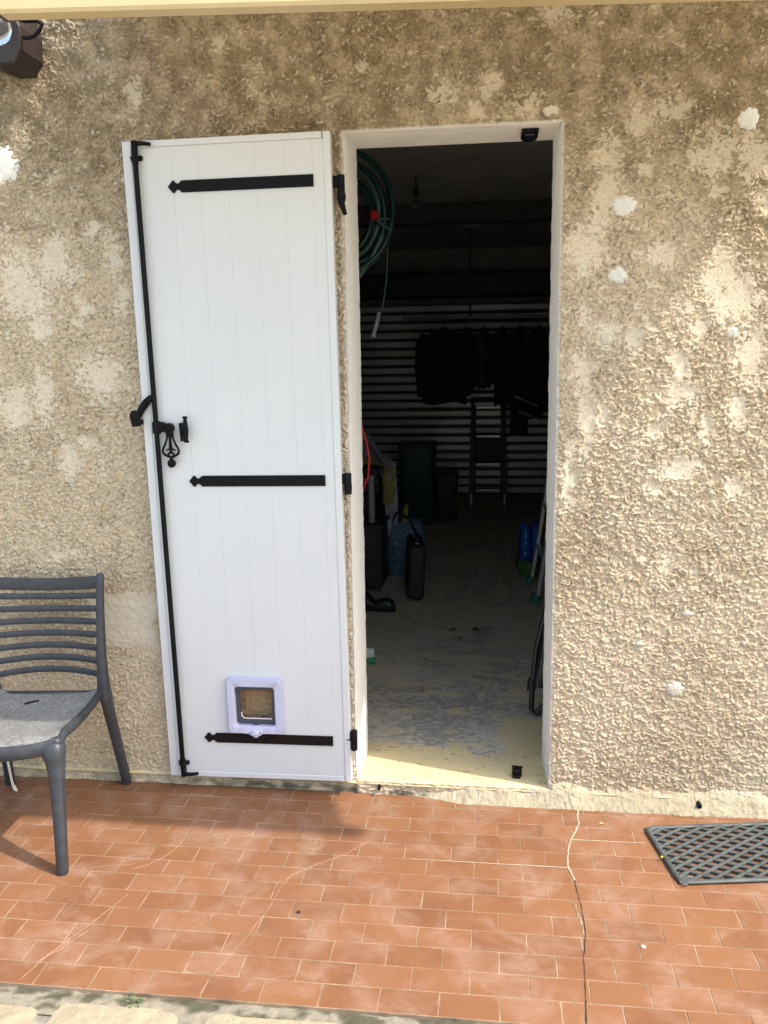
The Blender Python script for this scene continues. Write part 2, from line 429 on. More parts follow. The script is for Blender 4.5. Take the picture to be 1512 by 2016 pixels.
# trowelled patches: centre x,z and radii
PATCH = []
def px(u, v, ru, rv):    # photo pixel of the wall face -> metres on it (fitted once)
    d = np.array([(u - 756) / 1693.17, 1.0, -(v - 1008) / 1693.17])
    Rm = np.array([[.99231, -.12350, -.00690], [.12276, .97714, .17361], [-.01470, -.17313, .98479]])
    e = Rm @ d; t = 2.9329 / e[1]
    PATCH.append((.4198 + e[0] * t, 1.5749 + e[2] * t, ru / 520, rv / 520))
for q in ((40,560,45,75),(110,520,42,45),(33,806,32,42),(85,770,26,52),(200,740,42,45),(140,905,22,30),(105,478,18,20),(25,535,25,38),(70,580,30,50),
          (85,645,22,22),(182,455,18,18),(225,500,22,40),(245,590,18,30),(165,600,16,16),(1254,230,20,28),(1330,215,34,24),(1195,310,22,35),(1195,375,25,52),
          (1180,430,18,42),(1410,300,44,36),(1480,310,32,38),(1275,338,10,12),(1405,375,10,15),(1150,490,36,42),(1300,500,32,22),(1420,540,32,52),(1505,400,20,20),
          (1155,630,14,26),(1195,660,25,25),(1245,670,11,36),(1283,640,9,15),(1375,640,15,32),(1450,590,42,42),(1335,720,16,32),(1140,730,18,42),(1155,830,13,70),
          (1185,815,15,25),(1340,770,36,26),(1455,800,20,36),(1480,700,32,52),(1295,850,15,12),(1390,840,13,20),(1330,920,42,20),(1285,960,20,15),(870,185,24,28),
          (965,172,20,22),(1040,205,30,28),(940,215,20,14),(1090,32,36,18),(720,130,14,14),(260,180,16,26),(430,90,20,16),(1120,940,14,60),(1450,960,22,20),
          (1270,1270,30,14),(1370,1130,20,14),(120,1090,36,20),(170,870,20,16),(1310,1110,16,26)):
    px(*q)
wx = X + .010 * perlin(X / .03, Z / .03, 31) + .022 * perlin(X / .09, Z / .09, 32); wz = Z + .010 * perlin(X / .03, Z / .03, 33) + .022 * perlin(X / .09, Z / .09, 34)
pm = np.zeros_like(X)
for cx, cz, rx, rz in PATCH:
    x0, x1 = np.searchsorted(xs, [cx - rx * 2.2 - .06, cx + rx * 2.2 + .06]); z0, z1 = np.searchsorted(zs, [cz - rz * 2.2 - .06, cz + rz * 2.2 + .06])
    s_ = (slice(z0, z1), slice(x0, x1))
    d = np.sqrt(((wx[s_] - cx) / rx) ** 2 + ((wz[s_] - cz) / rz) ** 2)
    pm[s_] = np.maximum(pm[s_], 1.35 - d)
amb = fbm(X / .16, Z / .22, 4, 41)                         # where the coat was pressed flatter
pm = np.maximum(pm, -.2 + 1.1 * amb)
zone = sstep(.55, 1.25, Z)                                   # the lower wall is nearly all rough
pm = pm - .55 * (1 - zone) - .06 * sstep(2.2, 2.5, Z)
# the big smooth repair left of the shutter
rep = np.minimum(np.minimum(wx + 1.06, -.80 - wx), np.minimum(wz - .535, .745 - wz)) / .02
rep = sstep(-.3, .6, rep)
gx2 = X + .006 * perlin(X / .013, Z / .013, 56) + .012 * perlin(X / .035, Z / .035, 58); gz2 = Z + .005 * perlin(X / .013, Z / .013, 57) + .010 * perlin(X / .035, Z / .035, 59)
gx = gx2 + .002 * perlin(X / .006, Z / .006, 66); gz = gz2 + .002 * perlin(X / .006, Z / .006, 67)
a1, v1, a2 = cells(gx / .0128, gz / .0092, 1); b1, w1, b2 = cells(gx / .0066, gz / .0052, 2)
n0 = fbm(X / .06, Z / .05, 3, 53)
crev = sstep(.02, .26, a2 - a1)                                # gaps between the thrown grains
rough_h = 1.15 * v1 * (1 - .8 * a1 * a1) - .62 + .80 * w1 * (1 - b1 * b1) - .26 + .40 * n0 - .32 * (1 - crev) * (v1 > .35) + .34 * perlin(gx / .0125, gz / .0095, 55) + .18 * perlin(gx / .024, gz / .018, 54)
cap = .34 - 1.05 * np.clip(pm, -.25, 1.0)
h = np.minimum(rough_h, cap)
flat = sstep(-.06, .20, rough_h - cap)
amp = .0085 * (1 - .10 * sstep(2.0, 2.5, Z)) * (1 - .28 * (1 - zone)) * (1 - .15 * sstep(.6, 1.2, X))
hh = np.maximum(h + .95, 0) * amp + flat * .0010 * fbm(X / .05, Z / .02, 3, 61)
smooth_rep = .0065 + .0028 * fbm(X / .05, Z / .03, 3, 63) + .0018 * perlin(X / .02 + Z / .03, Z / .02, 64)
hh = hh * (1 - rep) + rep * smooth_rep
# mortar skirt along the foot of the wall
skw = .004 + .056 * sstep(.05, .40, X) + .006 * perlin(X / .11, X * 0, 71)
skh = .042 + .022 * sstep(.55, .75, X) + .024 * perlin(X / .09, X * 0, 72)
sk = np.clip(1 - Z / np.maximum(skh, .02), 0, 1)
skirt = skw * sk ** 1.15
inop = (X > OX0 + .001) & (X < OX1 - .001) & (Z < SILL + 1e-6)
skm = sstep(0, .5, sk)
hh = hh * (1 - .65 * skm) + skirt + skm * (.0042 * fbm(X / .014, Z / .010, 3, 73) + .006 * fbm(X / .05, Z / .025, 3, 74))
hh = np.where(inop, np.maximum(hh, .014 + .004 * perlin(X / .02, Z / .01, 75)), hh)
# keep the arrises of the opening clean
de = np.maximum(np.maximum(OX0 - X, X - OX1), Z - OZ)
edge = sstep(.0, .012, np.abs(de)); edge = np.where(Z < SILL, 1, edge)
hh = hh * (.35 + .65 * edge) 
Yw = -hh
# pigment of the render, with some shade painted in
big = fbm(X / .5, Z / .6, 4, 81); mid = fbm(X / .07, Z / .07, 4, 82); fin = fbm(X / .012, Z / .011, 3, 83)
rough_c = np.array([.60, .490, .345]); ochre = np.array([.45, .345, .22]); pale = np.array([.70, .62, .49]); grey = np.array([.36, .31, .24])
k1 = sstep(-.1, .55, big + .5 * mid)[..., None]
C = rough_c * (1 - .6 * k1) + ochre * .6 * k1
dirt_shade = (sstep(1.6, 2.55, Z + .35 * big + .12 * mid) * (.55 + .45 * sstep(-.4, .3, mid)))[..., None]     # old dirt, deepened to paint the awning's shade into the wall top
C = C * (1 - .70 * dirt_shade) + np.array([.165, .125, .066]) * .70 * dirt_shade
C = C * (1 + .30 * np.clip(fin, -.7, .6))[..., None]
shade_fleck = sstep(.10, .36, fbm(gx2 / .0125, gz2 / .0095, 3, 85) + .22 * mid + .10 * perlin(X / .2, Z / .25, 86)) * (.95 - .45 * sstep(.9, .3, Z))      # dark flecks painting shaded pits into the colour, with dirt stains
C = C * (1 - .55 * shade_fleck[..., None]) + np.array([.145, .10, .055]) * .55 * shade_fleck[..., None]
fl = (flat * (.72 + .28 * sstep(-.3, .3, mid)))[..., None]
pc = pale * (1 - .42 * dirt_shade) + np.array([.30, .25, .17]) * .42 * dirt_shade
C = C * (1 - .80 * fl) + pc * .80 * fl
C = C * (1 - rep[..., None]) + np.array([.58, .50, .38]) * rep[..., None]
arr = (sstep(.010, .004, np.abs(de)) * (de > -.02) * (Z > SILL))[..., None]
C = C * (1 - .8 * arr) + np.array([.66, .63, .57]) * .8 * arr
green = (skm * sstep(-.35, .25, mid + .6 * (X > .3)))[..., None]
C = C * (1 - .75 * green) + np.array([.30, .275, .195]) * (1 + .35 * mid[..., None]) * .75 * green
stn = sstep(.1, .5, fbm(X / .25, Z / .5, 4, 95))[..., None] * (.25 - .1 * fl); C = C * (1 - stn) + C * np.array([.72, .70, .66]) * stn
mould = (sstep(.06, .0, Z) * sstep(.05, .0, np.abs(X + .25) - .42) * sstep(-.1, .5, perlin(X / .05, Z / .03, 91)))[..., None]
C = C * (1 - .8 * mould) + np.array([.06, .055, .04]) * .8 * mould
xc, zc = (xs[1:] + xs[:-1]) / 2, (zs[1:] + zs[:-1]) / 2
XC, ZC = np.meshgrid(xc, zc)
keep = ~((XC > OX0) & (XC < OX1) & (ZC > SILL) & (ZC < OZ))
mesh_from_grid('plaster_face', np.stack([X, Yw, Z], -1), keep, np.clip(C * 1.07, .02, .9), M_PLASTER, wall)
# plain continuation of the same wall beyond the picture
def flat_panel(x0, x1, z0, z1):
    nx, nz = int((x1 - x0) / .014), int((z1 - z0) / .014)
    a, b = np.meshgrid(np.linspace(x0, x1, nx), np.linspace(z0, z1, nz))
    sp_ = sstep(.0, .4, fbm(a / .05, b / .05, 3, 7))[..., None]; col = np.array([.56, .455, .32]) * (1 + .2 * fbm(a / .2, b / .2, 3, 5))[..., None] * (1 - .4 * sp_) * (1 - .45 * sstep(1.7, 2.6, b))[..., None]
    mesh_from_grid('plaster_face', np.stack([a, -.006 + .006 * fbm(a / .035, b / .035, 2, 6), b], -1), np.ones((nz - 1, nx - 1), bool), col, M_PLASTER, wall)
flat_panel(-4, -1.62, -.01, 3.0); flat_panel(1.52, 4, -.01, 3.0); flat_panel(-1.62, 1.52, 2.86, 3.0)
core = MB()
core.box(((-5 - .105) / 2, .11, 1.47), (4.895, .206, 3.06)); core.box(((.668 + 5) / 2, .11, 1.47), (4.332, .206, 3.06)); core.box(((-.105 + .668) / 2, .11, 2.675), (.773, .206, .65))
core.build('masonry', M_INWALL, wall)
def jamb(name, x0, x1, z0, z1, y0=.001, y1=.232):
    mb = MB(); mb.box(((x0 + x1) / 2, (y0 + y1) / 2, (z0 + z1) / 2), (x1 - x0, y1 - y0, z1 - z0), bev=.006, seg=2)
    return mb.build(name, M_JAMB, wall)
def rough_jamb(name, side):
    """reveal with a hand-finished surface and ragged front arris"""
    ny, nz = 26, 420
    b, a = np.meshgrid(np.linspace(SILL - .02, OZ + .004, nz), np.linspace(-.002, .228, ny), indexing='ij')
    d = .0022 * fbm(a / .05, b / .09, 3, 7 + side) + .0012 * perlin(a / .012, b / .03, 17 + side)
    x = (OX0 + .0095 * a / .228 + d) if side < 0 else (OX1 - .0115 * a / .228 - d)
    y = a - (.0035 + .003 * perlin(b / .035, b * 0, 23 + side)) * (a < .004)
    chip = sstep(.18, .02, b - SILL) * sstep(0.0, .4, perlin(a / .03, b / .03, 27 + side))
    col = np.array([.78, .76, .72]) * (1 + .06 * fbm(a / .05, b / .2, 3, 29))[..., None]
    col = col * (1 - .45 * chip[..., None]) + np.array([.40, .38, .34]) * .45 * chip[..., None]
    return mesh_from_grid(name, np.stack([x, y, b], -1), np.ones((nz - 1, ny - 1), bool), col, M_FLOOR, wall)
jamb('door_jamb', -.108, OX0 - .002, 0, OZ + .01); jamb('door_jamb', OX1 + .002, .672, 0, OZ + .01)
rough_jamb('reveal', -1); rough_jamb('reveal', 1)
jamb('lintel', -.108, .672, OZ + .001, OZ + .035)
# white filler dabs
M_FILL2 = simple('old_filler', (.56, .51, .42), .9, .08, 30, .6, 150, dist=.006)
def dab(x, z, rx, rz, seed, th=.004, mat=None):
    rs = np.random.RandomState(seed); n = 64; vs = []; fs = []
    rad = 1 + .22 * np.array([perlin(np.array([math.cos(a) * 1.6 + seed * 3.1]), np.array([math.sin(a) * 1.6]), 3)[0] for a in np.linspace(0, 2 * math.pi, n, endpoint=False)]) * .9 + .10 * np.array([perlin(np.array([math.cos(a) * 6 + seed]), np.array([math.sin(a) * 6]), 8)[0] for a in np.linspace(0, 2 * math.pi, n, endpoint=False)]) * 2 + rs.uniform(-.05, .05, n)
    base = .0092
    for s, y in ((1.08, .0045), (.93, .0082), (.74, .0104), (.45, .0104 + th * .5), (.2, .0104 + th * .5)):
        for k in range(n):
            a = 2 * math.pi * k / n
            vs.append((x + rx * rad[k] * s * math.cos(a), -(y + rs.uniform(-.0006, .0006)), z + rz * rad[k] * s * math.sin(a)))
    for i in range(4):
        for k in range(n): fs.append((i * n + k, i * n + (k + 1) % n, (i + 1) * n + (k + 1) % n, (i + 1) * n + k))
    fs.append(tuple(4 * n + k for k in range(n)))
    return MB().add(vs, fs).build('filler_patch', mat or M_FILL, wall, True)
for i, q in enumerate(((.832, 2.049, .036, .030), (.821, 1.837, .028, .027), (1.195, 2.29, .030, .030), (.600, 2.343, .026, .016), (-1.265, 2.257, .068, .068),
                       (1.181, 1.647, .02, .018), (1.054, .441, .028, .026), (1.085, .712, .016, .011), (.789, 1.633, .016, .017), (.93, .600, .014, .008))):
    dab(*q, seed=40 + i, th=.0022, mat=M_FILL2 if i in (3, 5, 6, 7, 8, 9) else M_FILL)
# holes and stubs at the foot of the wall
MB().tube([(1.149, -.0, .030), (1.149, -.046, .028)], .0085, 12).build('pipe_stub', M_BLACK, wall, True)
MB().tube([(.02, .0, .036), (.02, -.040, .034)], .0058, 10).build('wall_plug', M_BLACK, wall, True)
MB().tube([(-1.217, .0, .154), (-1.217, -.012, .154)], .007, 10).build('wall_plug', M_BLACK, wall, True)

# keepers for the shutter bolt: in the lintel and on the sill
k = MB(); k.prism([(-.022, -.052), (-.022, .03), (-.013, .055), (.013, .055), (.022, .03), (.022, -.052)], 0, .007, .002)
kp = k.build('bolt_keeper', M_BLACK, wall, False, (.537, .115, OZ - .001), (R(90), 0, 0))
kp.rotation_euler = (R(-90), 0, 0); kp.scale = (1.25, 1.6, 1.25)
MB().box((0, .008, -.01), (.026, .006, .05), bev=.002).build('keeper_pocket', simple('deep_blue_black', (.005, .007, .018), .4), kp)
k2 = MB(); k2.box((0, 0, .016), (.036, .026, .032), bev=.007, seg=2); k2.box((0, .004, .034), (.042, .008, .006), bev=.002); k2.box((0, -.016, .006), (.03, .02, .009), bev=.002)
k2.build('bolt_keeper', M_BROWNIRON, wall, False, (.522, .075, SILL + .002), (0, 0, R(-6)))

# hinge pintles fixed to the wall edge
def pintle(z, y, mat, long=False):
    mb = MB(); mb.tube([(-.066, y, z - .036), (-.066, y, z - .001)], .0125, 14); mb.tube([(-.066, y, z + .001), (-.066, y, z + .036)], .0125, 14)
    mb.box((-.083, y + .002, z + .016), (.03, .012, .036), bev=.002)
    mb.box((-.070, y / 2 - .003, z - .02), (.016, abs(y) + .01, .026), bev=.002)
    if long:
        mb.tube([(-.068, y, z - .036), (-.063, y + .006, z - .06), (-.058, y + .02, z - .082)], [.012, .009, .007], 10)
    return mb.build('hinge_pintle', mat, wall, True)
pintle(2.128, -.066, M_BLACK, True); pintle(1.163, -.058, M_BLACK); pintle(.224, -.048, M_BROWNIRON)
# swivelling stop that holds the shutter open
st = MB()
st.tube([(-.785, .0, 1.378), (-.785, -.085, 1.378)], .009, 12)
st.tube([(-.722, -.098, 1.474), (-.735, -.100, 1.462), (-.752, -.100, 1.445), (-.772, -.098, 1.42), (-.785, -.096, 1.395)], [.003, .0105, .0135, .0125, .010], 12)
st.prism([(-.016, -.026), (.012, -.028), (.017, -.012), (.015, .02), (.006, .028), (-.008, .028), (-.018, .012)], -.007, .007, .003, Matrix.Translation((-.792, -.101, 1.392)) @ Euler((0, R(-8), 0)).to_matrix().to_4x4())
st.build('shutter_stop', M_BLACK, wall, True)

# ---- interior -----------------------------------------------------------------
RX0, RX1, RY1, RZ1 = -1.9, 1.12, 6.95, 2.78
def floor_grid():
    ys = np.concatenate([seg(-.018, .9, .006)[:-1], seg(.9, 2.4, .014)[:-1], seg(2.4, RY1, .08)])
    xs_ = np.concatenate([seg(RX0, -.15, .05)[:-1], seg(-.15, .72, .007)[:-1], seg(.72, RX1, .05)])
    a, b = np.meshgrid(xs_, ys)
    wa = a + .03 * fbm(a / .1, b / .1, 3, 3); wb = b + .035 * fbm(a / .1, b / .1, 3, 4)
    n = fbm(wa / .22, wb / .10, 5, 13); n_ = fbm(wa / .035, wb / .016, 4, 15); n3 = fbm(a / .5, b / .4, 3, 19)
    edge = .31 - .08 * sstep(.1, .6, a) + .05 * fbm(a / .08, b * 0, 3, 16) + .07 * sstep(.47, .56, a)
    paint = np.where(wb < edge, 1.0, 0.0)
    back = sstep(.0, .16, n - .02 + .18 * sstep(.9, 1.6, b) - .12 * sstep(.95, .5, b) + .05 * n_)
    corner = sstep(.44, .50, wa) * sstep(.66, .56, wb)
    paint = np.maximum(np.maximum(paint, back * .85), corner)
    wear = sstep(.28, .46, n_ + .35 * sstep(.06, -.02, b)) * sstep(-.2, .3, fbm(a / .07, b / .05, 2, 18))
    paint = paint * (1 - .85 * wear)
    yel = np.array([.62, .51, .285]); yel2 = np.array([.52, .46, .34]); con = np.array([.58, .52, .42]); dk = np.array([.34, .31, .265])
    ky = sstep(.5, 1.6, b)[..., None]
    y_ = yel * (1 - ky) + yel2 * ky
    kc = sstep(-.25, .25, n_ + .6 * n3)[..., None]
    c_ = dk * (1 - kc) + con * kc
    col = c_ * (1 - paint[..., None]) + y_ * paint[..., None]
    spk = sstep(.42, .55, perlin(a / .006, b / .005, 33)) * sstep(.0, .35, perlin(a / .09, b / .06, 34)) * (b < .3)
    col = col * (1 - .7 * spk[..., None])
    z = SILL + .0012 * paint + .002 * fbm(a / .2, b / .2, 2, 21) + .0012 * n_ * (1 - paint) + .0005 * fbm(a / .012, b / .012, 2, 22)
    lip = sstep(.012, -.018, b); z = z - .010 * lip
    b2 = b + 0
    b2[0, :] = b[0, :] - .004 * perlin(a[0, :] / .03, a[0, :] * 0, 44)
    return mesh_from_grid('interior_floor', np.stack([a, b2, z], -1), np.ones((len(ys) - 1, len(xs_) - 1), bool), np.clip(col, .02, .9), M_FLOOR)
fl_o = floor_grid(); tag(fl_o, kind='structure')
slab = MB().box(((RX0 + RX1) / 2, 3.5, -.08), (RX1 - RX0 + .3, 6.95, .24)).build('floor_slab', M_INWALL, fl_o)
iw = MB()
iw.box((RX0 - .06, 3.6, 1.4), (.12, 6.8, 2.9)); iw.box((RX1 + .06, 3.6, 1.4), (.12, 6.8, 2.9)); iw.box(((RX0 + RX1) / 2, RY1 + .06, 1.4), (RX1 - RX0 + .3, .12, 2.9))
o = iw.build('interior_wall', M_INWALL); tag(o, kind='structure')
cl = MB().box(((RX0 + RX1) / 2, 3.6, RZ1 + .08), (RX1 - RX0 + .3, 6.9, .16)).build('ceiling', M_CEIL); tag(cl, kind='structure')
bmx = MB().box(((RX0 + RX1) / 2, 4.15, RZ1 - .075), (RX1 - RX0 - .01, .16, .146), bev=.006).build('ceiling_beam', simple('dark_beam', (.07, .065, .06), .8, .2, 12), cl)

# ================================================================== SHUTTER DOOR
W_, H_ = .6866, 2.2325
sh = thing('shutter_door', 'tall white plank shutter door folded back on the wall with black ironwork and a cat flap', 'door', (-.7647, -.05, .0562))
sh.rotation_mode = 'YXZ'; sh.rotation_euler = (.0216, -.0069, .0055)
T = .034
FW, FH = .030, .021
fr = MB()
fr.box((FW / 2, T / 2 - .001, H_ / 2), (FW, T + .002, H_), bev=.0022); fr.build('frame_stile', M_WHITE, sh)
fr = MB(); fr.box((W_ - FW / 2 + .003, T / 2 - .001, H_ / 2), (FW - .006, T + .002, H_), bev=.0022); fr.build('frame_stile', M_WHITE, sh)
fr = MB(); fr.box((W_ / 2, T / 2 - .0008, H_ - FH / 2), (W_ - 2 * FW + .006, T + .0012, FH), bev=.002); fr.build('frame_rail', M_WHITE, sh)
fr = MB(); fr.box((W_ / 2, T / 2 - .0008, FH / 2), (W_ - 2 * FW + .006, T + .0012, FH), bev=.002); fr.build('frame_rail', M_WHITE, sh)
PX = [FW, .072, .1644, .2554, .349, .4413, .5357, .6272, W_ - FW + .006]
HX0, HX1, HZ0, HZ1 = .268, .419, .212, .368
for i in range(len(PX) - 1):
    a, b = PX[i] + .00005, PX[i + 1] - .00005; z0, z1 = FH + .0006, H_ - FH - .0006
    if b > HX0 and a < HX1:
        if a < HX0: poly = [(a, z0), (b, z0), (b, HZ0), (HX0, HZ0), (HX0, HZ1), (b, HZ1), (b, z1), (a, z1)]
        else: poly = [(a, z0), (b, z0), (b, z1), (a, z1), (a, HZ1), (HX1, HZ1), (HX1, HZ0), (a, HZ0)]
    else: poly = [(a, z0), (b, z0), (b, z1), (a, z1)]
    MB().prism(poly, .0006, T - .001, .0005).build('plank', M_WHITE, sh)

def strap(z, x0, x1, mat, tilt=0.0):
    hw = .0188
    tip = [(x0, 0), (x0 + .006, .0065), (x0 + .011, .0125), (x0 + .015, .0185), (x0 + .0225, .0188), (x0 + .0265, .0125), (x0 + .032, .0095), (x0 + .038, .0105), (x0 + .044, .0165), (x0 + .049, hw)]
    poly = tip + [(x1, hw), (x1, -hw)] + [(x, -y) for x, y in tip[:0:-1]]
    o = MB().prism(poly, -.0048, -.0002, .0012).build('strap_hinge', mat, sh, False, (0, 0, z), (0, tilt, 0))
    for sx in (.04, .045 + (x1 - x0) * .36, .04 + (x1 - x0) * .66, x1 - x0 - .014):
        s = MB().lathe([(.0002, .0), (.0052, .0002), (.0052, .0012), (.003, .0022), (.0004, .0024)], 12, Matrix.Rotation(R(90), 4, 'X'))
        s.box((0, -.0026, 0), (.006, .0006, .0012)); s.build('screw', mat, o, False, (x0 + sx, -.0046, 0))
strap(2.086, .146, .629, M_BLACK, 0.0); strap(1.1155, .150, .631, M_BLACK); strap(.159, .141, .623, M_BROWNIRON)

# long rod bolt with hooks, guides, swivel and drop handle
RXa, RXb = .0470, .0565
def rod_x(z): return RXb + (RXa - RXb) * z / H_
YR = -.016
bolt = MB().tube([(rod_x(.03), YR, .02), (rod_x(2.2), YR, 2.205)], .0088, 14).build('bolt_rod', M_BLACK, sh, True)
for z, up in ((2.221, 1), (.0150, -1)):
    x = rod_x(z); mb = MB()
    mb.box((x + .001, YR, z - up * .010), (.0175, .019, .038), bev=.003)
    arc = [(x + .004, YR, z), (x + .020, YR, z + up * .0005), (x + .038, YR, z - up * .0012), (x + .055, YR, z - up * .0045)]
    mb.tube(arc, [.0085, .0075, .0066, .0060], 10)
    mb.build('bolt_hook', M_BLACK, bolt, True)
for z in (2.178, .0565):
    x = rod_x(z); mb = MB()
    mb.box((x, -.002, z), (.042, .004, .013), bev=.001); mb.box((x + .014, -.005, z), (.010, .010, .017), bev=.002); mb.box((x - .013, -.005, z), (.007, .010, .015), bev=.002)
    mb.tube([(x - .011, -.004, z), (x - .010, YR - .004, z), (x, YR - .0105, z), (x + .010, YR - .004, z), (x + .011, -.004, z)], .0048, 8)
    mb.tube([(x, YR, z - .02), (x, YR, z + .02)], .0105, 12)
    mb.build('rod_guide', M_BLACK, sh, True)
# swivel bracket
zc_ = 1.305; xr = rod_x(zc_)
mb = MB()
mb.box((xr + .002, YR - .001, zc_), (.026, .026, .044), bev=.006, seg=2)
mb.prism([(xr, -.017), (xr + .024, -.015), (xr + .046, -.008), (xr + .046, .008), (xr + .024, .018), (xr, .021)], YR - .010, YR + .012, .004, Matrix.Translation((0, 0, zc_)))
mb.lathe([(.0165, -.012), (.0175, -.004), (.0175, .01)], 20, Matrix.Translation((.096, YR, zc_ - .003)) @ Matrix.Rotation(R(90), 4, 'X'))
mb.lathe([(.010, 0), (.011, .003), (.009, .006), (.006, .006), (.005, .004), (.0005, .004)], 18, Matrix.Translation((.094, YR - .010, zc_ - .003)) @ Matrix.Rotation(R(90), 4, 'X'))
mb.build('swivel_bracket', M_BLACK, bolt, True)
# openwork drop handle
hx, hz, hy = .0985, 1.286, YR - .004
def HL(pts): return [(hx + a, hy, hz + b) for a, b in pts]
mb = MB()
mb.box((hx, hy, hz + .002), (.026, .014, .024), bev=.004)
for s in (-1, 1):
    mb.tube(HL([(s * .009, -.006), (s * .012, -.022), (s * .019, -.040), (s * .0265, -.053), (s * .0285, -.062), (s * .0265, -.071), (s * .018, -.077), (s * .006, -.0815), (s * .001, -.086)]), [.0044, .0036, .0037, .0042, .0045, .0044, .0046, .005, .005], 8)
    mb.tube(HL([(s * .001, -.058), (s * .007, -.0555), (s * .0135, -.0575), (s * .017, -.0625)]), [.0045, .0035, .0026, .0012], 7)
    mb.tube(HL([(s * .001, -.066), (s * .008, -.071), (s * .013, -.0775)]), [.0048, .0036, .003], 7)
mb.tube(HL([(0, -.004), (0, -.03), (0, -.05), (0, -.072)]), [.0058, .0052, .0062, .0045], 10)
mb.tube(HL([(0, -.082), (0, -.097)]), .006, 10)
mb.lathe([(.0005, -.010), (.009, -.009), (.0145, -.003), (.015, .003), (.011, .008), (.0105, .0055), (.0005, .0055)], 20, Matrix.Translation((hx, hy, hz - .105)) @ Matrix.Rotation(R(90), 4, 'X'))
mb.build('drop_handle', M_BLACK, bolt, True, None, None)
# catch plate and pull beside it
MB().box((.138, -.011, 1.288), (.008, .022, .063), rot=(0, R(-2.5), 0), bev=.0015).build('catch_plate', M_BLACK, sh)
mb = MB()
mb.tube([(.1585, -.026, 1.258), (.1585, -.026, 1.268), (.1585, -.027, 1.298), (.1585, -.026, 1.327), (.1585, -.026, 1.337)], [.0052, .0068, .0098, .0068, .0052], 12)
for z in (1.2575, 1.338):
    for s in (-1, 1): mb.tube([(.1585, -.026, z), (.1585 + s * .0085, -.026, z + (.001 if z > 1.3 else -.001))], [.0055, .0036], 8)
mb.tube([(.1585, -.022, 1.288), (.146, -.012, 1.285), (.142, -.002, 1.284)], .0058, 8)
mb.build('pull_knob', M_BLACK, sh, True)

# cat flap
cf = bpy.data.objects.new('cat_flap', None); link(cf, sh); cf.location = (.3425, -.001, .0); cf.empty_display_size = .05
def rrect(x0, x1, z0, z1, r, n=5):
    out = []
    for cx, cz, a0 in ((x1 - r, z1 - r, 0), (x0 + r, z1 - r, 90), (x0 + r, z0 + r, 180), (x1 - r, z0 + r, 270)):
        for k in range(n + 1):
            a = R(a0 + 90 * k / n); out.append((cx + r * math.cos(a), cz + r * math.sin(a)))
    return out
def ring(outer, inner, y0, y1, y1o=None):
    """frame between two loops of equal count; front y0, back y1, outer edge slopes to y1o"""
    n = len(outer); mb = MB(); vs = []
    for loop, y in ((outer, y1), (outer, (y0 + .003) if y1o is None else y1o), ([((x * .985 + ix * .015), (z * .985 + iz * .015)) for (x, z), (ix, iz) in zip(outer, inner)], y0),
                    ([(x * .12 + ix * .88, z * .12 + iz * .88) for (x, z), (ix, iz) in zip(outer, inner)], y0), (inner, y0 + .003), (inner, y1)):
        vs += [(x, y, z) for x, z in loop]
    fs = [(i * n + k, i * n + (k + 1) % n, (i + 1) * n + (k + 1) % n, (i + 1) * n + k) for i in range(5) for k in range(n)]
    return mb.add(vs, fs)
outer = rrect(-.099, .099, .189, .395, .014); inner = rrect(-.0725, .0745, .216, .366, .012)
def dens(loop, m=6):
    out = []
    for i in range(len(loop)):
        a, b = loop[i], loop[(i + 1) % len(loop)]
        for k in range(m): out.append((a[0] + (b[0] - a[0]) * k / m, a[1] + (b[1] - a[1]) * k / m))
    return out
outer = dens(outer); inner = dens(inner)
def tongue(p):
    x, z = p
    if z < .25: z -= .0195 * math.exp(-((x + .004) / .017) ** 2) * min(1, (.25 - z) / .05)
    return (x, z)
outer = [tongue(p) for p in outer]
ring(outer, inner, -.021, .002).build('flap_frame', M_LILAC, cf, True)
ring(dens(rrect(-.106, .107, .183, .3985, .016)), dens(rrect(-.09, .09, .2, .385, .012)), -.010, .001).build('flap_backing', M_LILAC, cf, True)
tun = MB(); 
n_ = len(inner); tl = dens(rrect(-.0735, .0755, .214, .3665, .012))
tun.add([(x, -.012, z) for x, z in tl] + [(x, .036, z) for x, z in tl], [(k, (k + 1) % n_, n_ + (k + 1) % n_, n_ + k) for k in range(n_)])
tun.build('flap_tunnel', M_GREYPL, cf, True)
o1 = dens(rrect(-.069, .0715, .2195, .3625, .010)); i1 = dens(rrect(-.057, .060, .236, .348, .010))
ring(o1, i1, -.003, .006).build('flap_rim', M_GREYPL, cf, True)
mb = MB(); mb.box((.001, -.006, .357), (.148, .010, .011), bev=.002); mb.box((.0, -.006, .218), (.022, .008, .012), bev=.002); mb.box((-.069, -.007, .356), (.010, .011, .016), bev=.002); mb.box((.070, -.007, .356), (.008, .009, .016), bev=.002)
mb.build('flap_hinge_bar', M_GREYPL, cf)
mp = Mat('smoky_clear_plastic', (.80, .70, .60), .10); mp.p.inputs['Transmission Weight'].default_value = 1.0; mp.p.inputs['IOR'].default_value = 1.08; mp.p.inputs['Alpha'].default_value = .75
MB().prism(i1, .0005, .0022).build('flap_pane', mp.m, cf)
mt = Mat('frosted_edge_plastic', (.66, .58, .58), .3)
MB().tube([(-.055, -.001, .262), (-.054, -.001, .248), (-.046, -.001, .2395), (-.03, -.001, .2385), (.058, -.001, .2385)], .0022, 8).build('pane_edge', mt.m, cf, True)
kn = MB(); kn.lathe([(.0145, 0), (.0145, .003), (.0125, .006), (.0004, .007)], 22, Matrix.Translation((-.004, -.020, .189)) @ Matrix.Rotation(R(90), 4, 'X') @ Matrix.Diagonal((1, .8, 1, 1)))
